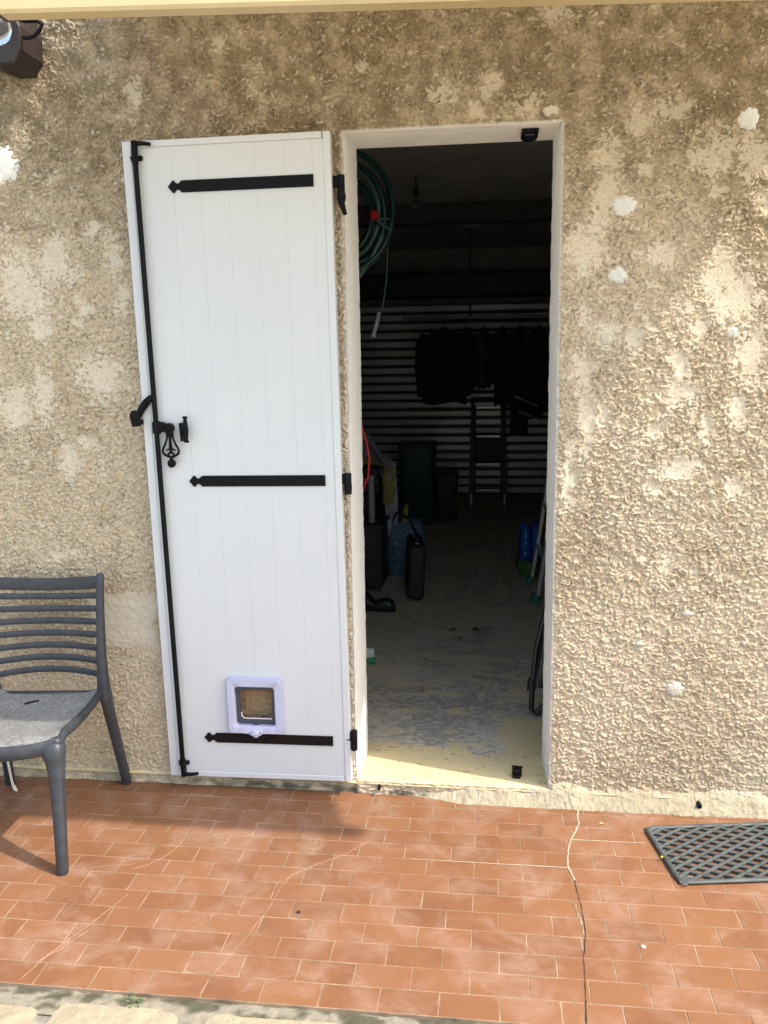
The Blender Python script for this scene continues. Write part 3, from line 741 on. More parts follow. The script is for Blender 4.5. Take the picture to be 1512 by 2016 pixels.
kn.box((-.004, -.028, .1885), (.026, .004, .006), rot=(0, R(-6), 0), bev=.0015); kn.build('flap_latch', M_LILAC, cf, True)
for x in (-.022, .015):
    MB().prism([(-.0028, -.002), (.0028, -.002), (.0024, .002), (-.0024, .002)], -.0215, -.0206, 0, Matrix.Translation((x, 0, .190))).build('latch_mark', M_GREYPL, cf)
for x, z in ((-.066, .383), (.066, .383), (-.083, .207), (.083, .207)):
    s = MB().lathe([(.0066, 0), (.0066, .0012), (.0045, .0016), (.0042, .0006), (.0004, .0006)], 14, Matrix.Translation((x, -.0208, z)) @ Matrix.Rotation(R(90), 4, 'X'))
    s.build('screw_cap', M_LILAC, cf, True)

# ================================================================== GARDEN CHAIR
ch = thing('garden_chair', 'anthracite plastic garden chair with slatted back standing against the wall', 'chair', (-1.145, -.342, 0), (0, 0, R(6)))
for s in (1, -1):
    MB().loft([(s * .206, -.290, 0, .030, .032), (s * .2055, -.289, .004, .034, .036), (s * .203, -.278, .08, .035, .038), (s * .198, -.258, .2, .038, .042), (s * .191, -.236, .31, .046, .049), (s * .186, -.227, .355, .058, .058), (s * .178, -.222, .385, .076, .066), (s * .172, -.218, .404, .080, .064), (s * .170, -.214, .412, .070, .056), (s * .170, -.212, .4165, .05, .04)]).build('leg', M_CHAIR, ch, True)
    g_ = MB(); g_.tube([(s * .1985 , -.2955, .02), (s * .197, -.283, .1), (s * .192, -.267, .22), (s * .186, -.254, .33)], [.004, .0062, .0055, .003], 8); g_.build('leg_rib', M_CHAIR, ch, True)
    MB().loft([(s * .225, .300, 0, .026, .034), (s * .2245, .298, .004, .030, .038), (s * .219, .278, .09, .031, .040), (s * .211, .246, .22, .033, .043), (s * .204, .215, .34, .037, .046), (s * .2005, .199, .42, .042, .05)]).build('leg', M_CHAIR, ch, True)
    MB().loft([(s * .2008, .198, .38, .036, .046), (s * .2005, .197, .42, .0425, .0505), (s * .2003, .194, .46, .038, .045), (s * .2005, .196, .55, .032, .036), (s * .203, .206, .69, .028, .030), (s * .2055, .218, .80, .026, .026), (s * .206, .224, .838, .025, .024), (s * .206, .225, .841, .021, .020)]).build('back_post', M_CHAIR, ch, True)
def back_y(z): return .196 + (z - .46) * .075
SL = [(.812, .047, .012)] + [(.764 - .0485 * i, .023, .010) for i in range(7)]
for i, (z, hgt, th) in enumerate(SL):
    sag = .016 * max(0, 1 - i / 4.0); bow = .012 * max(0, (i - 4) / 3)
    def fn(a, b, z=z, hgt=hgt, th=th, sag=sag, bow=bow):
        t = 2 * a - 1; x = .198 * t; q = 1 - t * t; ang = 2 * math.pi * b
        c, s_ = math.cos(ang), math.sin(ang)
        yy = math.copysign(abs(c) ** .6, c) * th / 2; zz = math.copysign(abs(s_) ** .45, s_) * hgt / 2 * (1 + .0 * q)
        return (x, back_y(z) + .036 * q + yy, z - sag * q + bow * q + zz + .075 * 0)
    MB().grid(fn, 18, 12).build('backrest_slat', M_CHAIR, ch, True)
def seat_pt(s, t, dz):
    x = s * (.184 + .010 * t); y = .200 - t * (.425 + .052 * (1 - s * s))
    z = .412 + .016 * t * t * .9 - .016 * math.sin(math.pi * min(1, t * 1.1)) * (1 - .4 * s * s) + .012 * abs(s) ** 6
    z -= .020 * max(0, (t - .86) / .14) ** 2
    return (x, y, z + dz)
mb = MB(); NU, NV = 26, 26
top = [seat_pt(2 * i / NU - 1, j / NV, 0) for j in range(NV + 1) for i in range(NU + 1)]
bot = [(p[0] * .985, p[1], p[2] - .020) for p in top]
n0_ = len(top); fs = []
for j in range(NV):
    for i in range(NU):
        a = j * (NU + 1) + i; fs.append((a, a + 1, a + NU + 2, a + NU + 1)); fs.append((n0_ + a, n0_ + a + NU + 1, n0_ + a + NU + 2, n0_ + a + 1))
rim = [i for i in range(NU + 1)] + [j * (NU + 1) + NU for j in range(1, NV + 1)] + [NV * (NU + 1) + i for i in range(NU - 1, -1, -1)] + [j * (NU + 1) for j in range(NV - 1, 0, -1)]
for k in range(len(rim)):
    a, b = rim[k], rim[(k + 1) % len(rim)]; fs.append((a, n0_ + a, n0_ + b, b))
mb.add(top + bot, fs).build('seat', M_SEAT, ch, True)
fr = MB()
for s in (1, -1):
    fr.grid(lambda a, b, s=s: ((lambda p, g: (p[0] + s * (.006 + .011 * math.cos(g)), p[1], p[2] - .014 + .019 * math.sin(g)))(seat_pt(s, a, 0), 2 * math.pi * b)), 20, 10)
fr.grid(lambda a, b: ((lambda p, g: (p[0], p[1] - .001 + .010 * math.cos(g), p[2] - .012 + .024 * math.sin(g)))(seat_pt(2 * a - 1, 1, 0), 2 * math.pi * b)), 24, 10)
fr.box((0, .19, .40), (.37, .03, .03), bev=.008)
for s in (1, -1):
    q = seat_pt(s, 1, 0); fr.lathe([(.0005, -.021), (.012, -.018), (.0195, -.006), (.0195, .004), (.013, .013), (.0005, .016)], 16, Matrix.Translation((q[0] - s * .003, q[1] + .004, q[2] - .008)))
fr.build('seat_frame', M_CHAIR, ch, True)
MB().box((-.03, .115, .4045), (.05, .010, .004), rot=(0, 0, R(35)), bev=.001).build('seat_slot', M_BLACK, ch)
M_CORD = simple('grubby_white_cord', (.62, .56, .48), .9, .15, 80, .4, 300)
tie = MB(); tie.tube([(-1.372, -.135, .395), (-1.371, -.13, .28), (-1.368, -.125, .13), (-1.362, -.12, .045), (-1.357, -.118, .006)], .0045, 8); tie.tube([(-1.357, -.118, .02), (-1.350, -.121, .006), (-1.342, -.124, .004)], [.006, .007, .004], 8)
tag(tie.build('cord', M_CORD, None, True), 'thin whitish cord dangling from the chair down to the tiles', 'cord')

# ================================================================== DOOR MAT
dm = thing('door_mat', 'black rubber lattice door mat lying on the tiles at the right', 'mat', (.938, -.163, .001), (0, 0, R(9.3)))
MW, MH = .66, .326
def rim_fn(a, b):
    loop = RL; n = len(loop); f = a * n; i = int(f) % n; t = f - int(f)
    p, q = loop[i], loop[(i + 1) % n]; x = p[0] + (q[0] - p[0]) * t; z = p[1] + (q[1] - p[1]) * t
    pr_, nx_ = loop[i - 1], loop[(i + 2) % n]
    tx, tz = q[0] - pr_[0], q[1] - pr_[1]; L = math.hypot(tx, tz) or 1
    g = 2 * math.pi * b; return (x - tz / L * .0085 * math.cos(g) * -1, z + tx / L * .0085 * math.cos(g) * -1, .0065 + .0062 * math.sin(g))
RL = dens([(x, z) for x, z in rrect(.0085, MW - .0085, -MH + .0085, -.0085, .030, 7)], 3)
MB().grid(rim_fn, len(RL), 10, True).build('rim', M_RUBBER, dm, True)
lat = MB()
def clip_seg(p, d, x0, x1, y0, y1):
    t0, t1 = -9, 9
    for o, dd, lo, hi in ((p[0], d[0], x0, x1), (p[1], d[1], y0, y1)):
        a, b = (lo - o) / dd, (hi - o) / dd
        t0 = max(t0, min(a, b)); t1 = min(t1, max(a, b))
    return (t0, t1) if t1 - t0 > .012 else None
cx_, cy_ = .066, .0405
for sgn in (1, -1):
    d = Vector((cx_, sgn * cy_, 0)).normalized()
    for k in range(-12, 22):
        p = (k * cx_ + .02, -MH / 2)
        c = clip_seg(p, (d.x, d.y), .010, MW - .010, -MH + .010, -.010)
        if not c: continue
        m = (c[0] + c[1]) / 2; L = c[1] - c[0]
        lat.box((p[0] + d.x * m, p[1] + d.y * m, .0058 + .0004 * sgn), (L, .0100, .0098), rot=(0, 0, math.atan2(d.y, d.x)), bev=.0014)
# corner webs
for sx, sy in ((.022, -.022), (.022, -MH + .022), (MW - .022, -.022), (MW - .022, -MH + .022)):
    lat.box((sx, sy, .006), (.036, .036, .005), bev=.001)
# half-round loops along the edges
for k in range(8):
    y = -.030 - k * cy_
    lat.tube([(.008, y, .008), (.022, y + .004, .008), (.030, y - .006, .008), (.022, y - .017, .008), (.008, y - .018, .008)], .0028, 6)
lo_ = lat.build('lattice', M_RUBBER, dm); 

# ================================================================== AWNING
M_AWBAR = simple('cream_lacquered_bar', (.56, .44, .23), .4, .05, 6)
aw = thing('awning', 'cream awning front bar running along the top of the picture', 'awning', (.55, -.77, 2.41))
def bar_z(x): return 2.4215 - .0355 * (x + .785)
bx0, bx1 = -.778, 1.735
mb = MB(); sec = [(-.020, .0), (-.026, .008), (-.026, .055), (-.018, .066), (.030, .066), (.034, .03), (.022, .0)]
vs = []
for x in (bx0, bx1):
    for y, z in sec: vs.append((x - .55, y, bar_z(x) + z - 2.41))
ns = len(sec); fs = [tuple(range(ns)), tuple(ns + k for k in range(ns))[::-1]] + [(k, (k + 1) % ns, ns + (k + 1) % ns, ns + k) for k in range(ns)]
mb.add(vs, fs).build('front_bar', M_AWBAR, aw)
for x in (bx0, bx1):
    MB().box((x - .55 + (-.007 if x < 0 else .007), .004, bar_z(x) - 2.41 + .034), (.014, .062, .070), bev=.004).build('bar_end_cap', simple('dark_bronze', (.05, .035, .025), .5), aw)
mf = Mat('cream_awning_cloth', (.74, .66, .50), .9)
tr = mf.n('ShaderNodeBsdfTranslucent'); tr.inputs[0].default_value = (.70, .60, .42, 1); mx = mf.n('ShaderNodeMixShader'); mx.inputs[0].default_value = .33
mf.l(mf.p.outputs[0], mx.inputs[1]); mf.l(tr.outputs[0], mx.inputs[2]); mf.l(mx.outputs[0], mf.out.inputs[0])
mb = MB(); mb.grid(lambda a, b: (bx0 + (bx1 - bx0) * a - .55, .006 + .745 * b, bar_z(bx0 + (bx1 - bx0) * a) + .068 + (.40 + .0355 * ((bx1 - bx0) * a)) * b - .012 * math.sin(math.pi * b) - 2.41), 10, 12)
mb.build('cloth', mf.m, aw, True)
MB().box((0, .725, .49), (bx1 - bx0, .10, .13), bev=.02).build('cassette', M_AWBAR, aw)

M_WOOD = simple('dark_stained_timber', (.018, .011, .009), .6, .3, 9, .3, 60)
bm_ = MB()
bm_.prism([(-.38, -.012), (-.155, .040), (-.112, .0), (-.068, -.016), (-.013, -.014), (.014, .028), (.018, .095), (.004, .150), (-.04, .185), (-.38, .185)], -.15, .0, .006, None, 1)
bm_.prism([(-.38, -.028), (-.150, .026), (-.106, -.010), (-.075, -.020), (-.08, -.006), (-.112, .008), (-.155, .050), (-.38, -.006)], -.165, -.146, .003)
tb = bm_.build('timber_bracket', M_WOOD, None, False, (-1.083, -.012, 2.537)); tag(tb, 'dark brown timber bracket with cut corners below the awning at top left', 'bracket')
lamp = thing('bulb_lamp', 'clear glass bulb lamp in front of the brown timber bracket', 'lamp', (-1.0, -.42, 2.53))
mg = Mat('clear_glass', (.9, .95, .95), .03); mg.p.inputs['Transmission Weight'].default_value = 1; mg.p.inputs['IOR'].default_value = 1.35
MB().lathe([(.001, -.044), (.020, -.040), (.036, -.026), (.044, -.004), (.042, .014), (.030, .034), (.016, .048), (.014, .06)], 24).build('glass_bulb', mg.m, lamp, True)
MB().lathe([(.0165, .055), (.018, .07), (.017, .11), (.006, .118)], 18).build('socket', M_BLACK, lamp, True)
MB().lathe([(.003, -.01), (.006, .0), (.005, .03), (.008, .055)], 10).build('filament_stem', simple('grey_glass', (.35, .42, .42), .2), lamp, True)
cab_ = MB().tube([(-1.0, -.40, 2.645), (-1.04, -.30, 2.66), (-1.085, -.19, 2.66), (-1.066, -.17, 2.648), (-1.04, -.17, 2.64), (-1.0, -.17, 2.638), (-.985, -.17, 2.628), (-.993, -.17, 2.612), (-1.012, -.17, 2.596), (-1.035, -.165, 2.592), (-1.06, -.15, 2.60)], .006, 10).build('cable', M_BLACK, None, True)
tag(cab_, 'black cable looping behind the brown bracket under the awning', 'cable')

# ================================================================== SMALL THINGS OUTSIDE
M_LEAFG = simple('weed_green', (.085, .145, .04), .6, .3, 60)
wd = thing('weed', 'small green weed sprouting in the gap at the patio edge', 'plant', (-.462, -1.106, -.012), (0, 0, .3)); wd.scale = (.8, .8, .8)
rr = random.Random(5)
st_ = MB()
for k in range(13):
    a = rr.uniform(0, 6.28); r0 = rr.uniform(.006, .024); z0 = rr.uniform(.008, .026)
    st_.tube([(0, 0, 0), (r0 * .5 * math.cos(a), r0 * .5 * math.sin(a), z0 * .8), (r0 * math.cos(a), r0 * math.sin(a), z0)], .0006, 5)
    L, B = rr.uniform(.009, .016), rr.uniform(.005, .008); tl_ = rr.uniform(-.3, .5)
    lv = [(0, 0, 0), (L * .4, B / 2, .001), (L * .75, B * .42, .002), (L, 0, .001), (L * .75, -B * .42, .002), (L * .4, -B / 2, .001), (L * .5, 0, -.0012)]
    lf = MB().add(lv, [(0, 6, 1), (1, 6, 2), (2, 6, 3), (3, 6, 4), (4, 6, 5), (5, 6, 0)])
    lf.build('leaf', M_LEAFG, wd, False, (r0 * math.cos(a), r0 * math.sin(a), z0), (rr.uniform(-.4, .4), -tl_, a + rr.uniform(-.5, .5)))
st_.build('stem', M_LEAFG, wd)
mb = MB(); mb.lathe([(.0005, 0), (.005, .001), (.0062, .004), (.004, .0075), (.0005, .008)], 9, Matrix.Diagonal((1, .7, 1, 1)))
tag(mb.build('pebble', simple('dark_pebble', (.03, .022, .015), .8), None, True, (-.126, -.727, .0003)), 'tiny dark pebble on the tiles in front of the shutter', 'pebble')
mb = MB(); mb.lathe([(.0005, 0), (.006, .001), (.006, .003), (.0005, .005)], 8)
tag(mb.build('stone_chip', simple('white_chip', (.8, .78, .72), .8), None, True, (.838, -.775, .0004)), 'small white stone chip on the tiles right of the crack', 'stone chip')
def dead_leaf(loc, rz, col, s=1.0, lab='', cat='leaf', grp=None):
    m = 7; vs = []; fs = []
    for i in range(m):
        t = i / (m - 1); w = math.sin(math.pi * (t * .92 + .04)) ** .8 * (1 + .25 * math.sin(t * 19))
        for j in (-1, 0, 1): vs.append((s * .045 * (t - .5), s * .014 * w * j, s * (.004 + .010 * abs(j) * w * (.4 + t) + .006 * math.sin(t * 5))))
    for i in range(m - 1):
        for j in (0, 1): fs.append((3 * i + j, 3 * i + j + 1, 3 * i + j + 4, 3 * i + j + 3))
    vs.append((s * .036, s * .003, s * .004)); fs.append((3 * m - 3, 3 * m - 1, len(vs) - 1))
    o = MB().add(vs, fs).build('leaf', col, None, True, loc, (0, 0, rz)); return tag(o, lab, cat, grp)
M_PETAL = simple('yellow_petal', (.75, .52, .06), .7, .2, 90); M_DEAD = simple('dead_leaf_brown', (.10, .06, .03), .8, .4, 60)
dead_leaf((.803, -.148, .0006), .4, M_PETAL, .34, 'tiny yellow petal on the tiles just right of the pale crack', 'petal')
dead_leaf((.966, -.352, .0125), 1.2, M_PETAL, .30, 'tiny yellow petal caught on the left rim of the rubber mat', 'petal')
dead_leaf((.341, 1.80, .0525), .3, M_DEAD, 1.15, 'curled dead leaf lying farthest right on the floor inside the doorway', 'leaf', 'dead leaves inside the doorway')
dead_leaf((.205, 1.785, .0525), 2.6, M_DEAD, .95, 'curled dead leaf lying farthest left on the floor inside the doorway', 'leaf', 'dead leaves inside the doorway')
dead_leaf((.258, 1.65, .0525), 1.4, M_DEAD, .8, 'dead leaf nearest the doorway of the three on the inside floor', 'leaf', 'dead leaves inside the doorway')

# ================================================================== INSIDE THE GARAGE
# slatted roller door at the far end
M_SLAT = simple('galvanised_slat', (.52, .54, .56), .40, .10, 3, metal=.5)
rdoor = thing('roller_door', 'grey metal slatted roller door closing the far end of the dark garage', 'garage door', (0, 6.86, SILL))
sp = .0965
SLM = MB().prism([(-1.28, -.036), (1.12, -.036), (1.12, .036), (-1.28, .036)], -.016, .0, .012, None, 2).mesh('slat'); SLM.materials.append(M_SLAT)
for i in range(22):
    o = bpy.data.objects.new('slat', SLM); link(o, rdoor); o.location = (0, -.01, .06 + i * sp)
M_DARKST = simple('dark_steel', (.03, .032, .035), .5, .2, 10, metal=.3)
mb = MB(); mb.box((-.08, .02, 1.06), (2.44, .02, 2.14)); mb.build('backing', M_DARKST, rdoor)
for x in (-1.31, 1.09): MB().box((x, -.03, 1.1), (.06, .08, 2.2), bev=.004).build('guide_rail', M_DARKST, rdoor)
MB().box((-.08, -.10, 2.32), (2.46, .24, .26), bev=.02).build('shutter_box', M_DARKST, rdoor)

# hanging rail
M_TUBE = simple('dull_grey_tube', (.22, .22, .22), .4, .1, 10, metal=.6)
rail = thing('clothes_rail', 'dark metal clothes rail hanging on a rod from the garage ceiling', 'rail', (.34, 5.2, 1.96))
MB().tube([(-.75, 0, 0), (.75, 0, -.01)], .013, 12).build('rail_bar', M_TUBE, rail, True)
MB().tube([(-.125, 0, .0), (-.125, 0, RZ1 - 1.96)], .010, 10).build('hanging_rod', M_DARKST, rail, True)
MB().box((-.125, 0, RZ1 - 1.96 - .02), (.16, .08, .04), bev=.006).build('ceiling_plate', M_TUBE, rail)
def garment(x, w, top, length, dark, lab, yaw=0.0, seed=0, sleeves=True, trim=None, depth=.14):
    t = thing('hanging_jacket', lab, 'jacket', (x, 5.2, 1.96), (0, 0, yaw), 'dark clothes on the hanging rail')
    rs = random.Random(seed)
    M = simple('dark_cloth', dark, .9, .3, 14, .3, 40)
    hk = MB(); hk.tube([(0, 0, -.09), (0, 0, -.03), (.010, 0, -.008), (.012, 0, .008), (.002, 0, .018), (-.010, 0, .012)], .0025, 6); hk.tube([(-w * .36, 0, -.15), (0, 0, -.09), (w * .36, 0, -.15)], .006, 8)
    hk.build('hanger', M_TUBE, t, True)
    ph = [rs.uniform(0, 6.28) for _ in range(4)]
    def fn(a, b):
        ang = 2 * math.pi * a; z = -.085 - b * length
        sh_ = min(1, .26 + .9 * (b / .10) ** .6) if b < .10 else 1 - .05 * math.sin(b * 3) 
        rx = w / 2 * sh_; ry = depth / 2 * (.35 + .65 * min(1, b / .2))
        fold = 1 + (.06 * math.sin(5 * ang + ph[0] + b * 2) + .05 * math.sin(9 * ang + ph[1] - b * 3)) * min(1, b * 2)
        drop = .07 * abs(math.cos(ang)) ** 1.5 * max(0, 1 - b / .2)
        return (rx * math.cos(ang) * fold, ry * math.sin(ang) * fold, z - drop + .015 * math.sin(3 * ang + ph[2]) * b)
    MB().grid(fn, 40, 26, True).build('body', M, t, True)
    if sleeves:
        for s in (-1, 1):
            L = length * .80
            MB().tube([(s * w * .40, 0, -.16), (s * w * .49, -.01, -.24), (s * w * .53, -.03, -.16 - L * .5), (s * w * .50, -.05 + rs.uniform(-.02, .02), -.16 - L)], [.05, .062, .055, .045], 10).build('sleeve', M, t, True)
    if trim: trim(t, w, length)
def shoe_trim(t, w, L): pass
garment(-.03, .40, 0, .70, (.018, .019, .026), 'widest dark jacket at the left end of the clothes rail', .12, 1, True, None, .12)
garment(.19, .20, 0, .60, (.030, .030, .036), 'dark jacket second from the left on the clothes rail', .95, 2, True, None, .10)
garment(.345, .17, 0, .56, (.045, .046, .052), 'slightly greyer dark jacket in the middle of the clothes rail', 1.1, 3, True, None, .10)
garment(.51, .20, 0, .72, (.020, .020, .024), 'dark jacket hanging in front of the standing ladder', 1.0, 4, True, None, .10)
garment(.67, .22, 0, .98, (.016, .017, .024), 'longest dark coat reaching below the others on the clothes rail', .9, 5, True, None, .11)
garment(.845, .28, 0, .78, (.020, .020, .032), 'dark jacket at the right end of the clothes rail', .7, 6, True, None, .11)
# pair of shoes hung by the coat hem
M_SHOE = simple('black_canvas', (.012, .013, .018), .8); M_SOLE = simple('cream_sole', (.55, .50, .38), .7)
for k, (x, z, lab) in enumerate(((.735, 1.19, 'upper black shoe with cream sole edge hanging by the long coat'), (.765, 1.06, 'lower black shoe with cream sole edge hanging by the long coat'))):
    t = thing('hanging_shoe', lab, 'shoe', (x, 5.05, z), (R(12), R(20), R(30)), 'pair of hanging shoes')
    MB().grid(lambda a, b: (.12 * (b - .5) * 2, (.045 * math.sin(math.pi * (.12 + .8 * b)) + .004) * math.cos(2 * math.pi * a), .035 + .03 * math.sin(2 * math.pi * a) + .02 * (1 - b)), 16, 12, True).build('upper', M_SHOE, t, True)
    MB().grid(lambda a, b: (.125 * (b - .5) * 2, (.048 * math.sin(math.pi * (.12 + .8 * b)) + .004) * math.cos(2 * math.pi * a), .004 + .010 * math.sin(2 * math.pi * a)), 16, 12, True).build('sole', M_SOLE, t, True)

# step ladder standing under the clothes
M_ALU = simple('aluminium', (.55, .56, .57), .35, .06, 8, metal=.8)
sl = thing('step_ladder', 'dark folding step ladder with bright tread edges standing under the hanging clothes', 'ladder', (.385, 6.25, SILL))
for s in (-1, 1):
    MB().box((s * .165, -.02, .52), (.055, .022, 1.06), rot=(R(-9), R(-s * 1.2), 0), bev=.003).build('stile', M_DARKST, sl)
    MB().box((s * .15, .20, .5), (.025, .025, 1.02), rot=(R(12), 0, 0), bev=.003).build('rear_leg', M_DARKST, sl)
    MB().box((s * .176, -.112, .06), (.016, .024, .12), bev=.003).build('foot', M_ALU, sl)
for z in (.16, .43, .72, 1.02):
    y = -.105 + (z) * .158
    MB().box((0, y + .03, z), (.29, .10, .02), bev=.003).build('tread', M_DARKST, sl)
    MB().box((0, y - .022, z + .001), (.25, .005, .018), bev=.001).build('tread_edge', M_ALU, sl)
MB().box((0, .012, .585), (.27, .010, .25), bev=.003).build('back_panel', M_DARKST, sl)
for s in (-1, 1): MB().tube([(s * .17, .055, 1.0), (s * .17, .075, 1.12)], .012, 8).build('grab_post', M_DARKST, sl, True)
MB().tube([(-.17, .075, 1.12), (.17, .075, 1.12)], .012, 8).build('grab_rail', M_DARKST, sl, True)

# aluminium ladder leaning on the right wall
M_GREENF = simple('green_rubber_foot', (.02, .20, .13), .6)
ld = thing('leaning_ladder', 'aluminium ladder with green feet leaning against the right garage wall', 'ladder', (.705, 2.42, SILL), (0, 0, R(2)))
lean = R(8.5)
for y in (0.0, .46):
    MB().box((.012 + .9 * math.sin(lean), y, .9 + .05), (.026, .062, 1.82), rot=(0, lean, 0), bev=.003).build('stile', M_ALU, ld)
    MB().box((-.006, y, .028), (.042, .074, .058), rot=(0, lean, 0), bev=.006).build('foot', M_GREENF, ld)
for i in range(6):
    z = .28 + .28 * i
    MB().box((.008 + z * math.tan(lean), .23, z), (.03, .40, .028), bev=.003).build('rung', M_ALU, ld)
brd = MB(); brd.box((0, 0, .88), (.04, .46, 1.74), bev=.004)
tag(brd.build('standing_board', simple('brown_board', (.14, .115, .10), .7, .2, 6), None, False, (.905, 3.62, SILL + .005), (0, R(2.2), R(3))), 'tall grey brown board standing against the right garage wall behind the ladder', 'board')

# water bottles and green bag
wb = thing('bottle_pack', 'shrink wrapped pack of blue water bottles on a green bag at right', 'bottles', (.70, 3.22, .162), (0, 0, R(4)))
mbl = Mat('blue_bottle_plastic', (.02, .10, .42), .15, spec=.6); mcap = simple('blue_cap', (.02, .08, .5), .4)
for i in range(2):
    for j in range(3):
        b_ = MB().lathe([(.034, 0), (.038, .006), (.038, .06), (.035, .066), (.038, .072), (.038, .135), (.035, .142), (.038, .15), (.036, .185), (.018, .225), (.013, .235)], 14).build('bottle', mbl.m, wb, True, (-.04 + .078 * i, -.08 + .078 * j, 0))
        MB().lathe([(.0145, .232), (.0155, .236), (.0155, .25), (.001, .251)], 12).build('cap', mcap, b_, True)
gb = MB().grid(lambda a, b: (lambda c, s, r: (.095 * r * math.copysign(abs(c) ** .7, c), .14 * r * math.copysign(abs(s) ** .7, s), .108 * b + .004 * math.sin(9 * a * 6.28)))(math.cos(6.283 * a), math.sin(6.283 * a), (.9 + .16 * math.sin(math.pi * b) + .04 * math.sin(6.283 * a * 5 + 3 * b))), 36, 10, True)
gb.box((0, 0, .104), (.15, .22, .006), bev=.002)
tag(gb.build('green_bag', simple('green_sack', (.06, .14, .02), .7, .4, 30), None, True, (.70, 3.22, SILL + .003)), 'squat green bag on the floor under the blue bottles', 'bag')

# folded black chair just inside on the right
M_BTUBE = simple('black_tube', (.014, .014, .016), .45, .2, 20)
fc = thing('folded_chair', 'folded black tubular chair leaning inside the doorway on the right', 'folding chair', (.60, .66, SILL), (0, 0, R(-3)))
MB().tube([(.09, -.02, .13), (.055, -.03, .055), (.022, -.03, .016), (.0, -.03, .030), (.004, -.02, .16), (.018, .0, .30), (.040, .01, .40), (.085, .02, .55)], .012, 10).build('front_tube', M_BTUBE, fc, True)
MB().tube([(.09, .02, .20), (.05, .01, .16), (.02, .0, .19)], .010, 10).build('stretcher', M_BTUBE, fc, True)
MB().tube([(.14, .05, .02), (.10, .04, .16), (.05, .03, .30), (.045, .03, .42), (.08, .04, .58)], .011, 10).build('rear_tube', M_BTUBE, fc, True)
MB().box((.05, .022, .30), (.035, .36, .25), rot=(0, R(9), 0), bev=.010, seg=2).build('seat', M_BTUBE, fc)
MB().tube([(-.002, -.02, .115), (.002, -.02, .165)], .019, 10).build('clamp', M_BTUBE, fc, True)

# left side: cabinet, post, shelf with laundry
M_BROWN = simple('dark_brown_board', (.035, .022, .024), .6, .25, 8)
cb = thing('low_cabinet', 'low dark brown cabinet on the floor along the left side', 'cabinet', (-.52, 2.78, SILL))
MB().box((0, 0, .235), (.44, .36, .41), bev=.006).build('carcass', M_BROWN, cb)
MB().box((0, -.184, .235), (.40, .012, .35), bev=.004).build('door', M_BROWN, cb)
MB().box((0, 0, .448), (.47, .40, .022), bev=.004).build('top', M_BROWN, cb)
for sx in (-.19, .19):
    for sy in (-.15, .15): MB().box((sx, sy, .016), (.04, .04, .03)).build('foot', M_BROWN, cb)
pp = MB(); pp.tube([(0, 0, 0), (0, 0, .30)], .022, 18); pp.tube([(0, 0, .30), (0, 0, .315)], .026, 18); pp.tube([(0, 0, 0), (0, 0, .012)], .026, 18)
tag(pp.build('plastic_tube', simple('pale_plastic', (.30, .30, .33), .3), None, True, (-.372, 2.68, SILL + .462)), 'pale plastic tube standing upright on the low brown cabinet', 'tube')
tb_ = thing('work_table', 'dark work table at the left loaded with laundry', 'table', (-.72, 3.10, SILL))
MB().box((0, 0, .79), (.74, .62, .035), bev=.004).build('table_top', M_BROWN, tb_)
for sx in (-.33, .33):
    for sy in (-.26, .26): MB().box((sx, sy, .386), (.045, .045, .772), bev=.003).build('leg', M_BROWN, tb_)
def cloth(name, lab, cat, loc, w, d, drop, mat, seed, hump=.12, grp=None, yaw=0):
    ps = np.random.RandomState(seed).rand(8) * 6.28
    def fn(a, b):
        x = (a - .5) * w; y = -d + b * (d + drop)          # b beyond d/(d+drop) hangs over the edge
        over = max(0, y); nz = .02 * math.sin(7 * a + ps[0]) + .015 * math.sin(13 * a + 4 * b + ps[1])
        if over <= 0: return (x * (1 + .1 * math.sin(3 * b + ps[2])), .0 + y + .02 * math.sin(5 * a + ps[3]), hump * math.sin(math.pi * min(1, (y + d) / d)) * (.5 + .5 * math.sin(2.2 * a + ps[4])) + .012 + .5 * abs(nz))
        return (x * (1 - .35 * over / drop) + .05 * over / drop, .012 + 2.2 * abs(nz) + .02, -over + .01 + .03 * math.sin(4 * a + ps[5]) * over / drop)
    mb = MB().grid(fn, 26, 26); o = mb.build(name, mat, None, True, loc, (0, 0, yaw))
    sm = o.modifiers.new('thickness', 'SOLIDIFY'); sm.thickness = .006
    return tag(o, lab, cat, grp)
M_LAV = simple('lavender_cloth', (.30, .28, .40), .9, .15, 12, .3, 60); M_MUST = simple('mustard_cloth', (.28, .24, .07), .9, .2, 12, .3, 60); M_PALE = simple('pale_blue_cloth', (.34, .37, .46), .9, .25, 9, .3, 60)
cloth('laundry', 'crumpled lavender cloth heaped highest on the left table', 'laundry', (-.36, 2.96, SILL + .815), .36, .30, .10, M_LAV, 3, .17, 'laundry on the table', R(-70))
cloth('laundry', 'mustard cloth draped over the table edge between the other laundry', 'laundry', (-.352, 2.90, SILL + .822), .17, .26, .26, M_MUST, 5, .16, 'laundry on the table', R(-80))
cloth('laundry', 'long pale blue cloth hanging lowest from the left table', 'laundry', (-.345, 3.06, SILL + .82), .26, .30, .50, M_PALE, 8, .20, 'laundry on the table', R(-90))

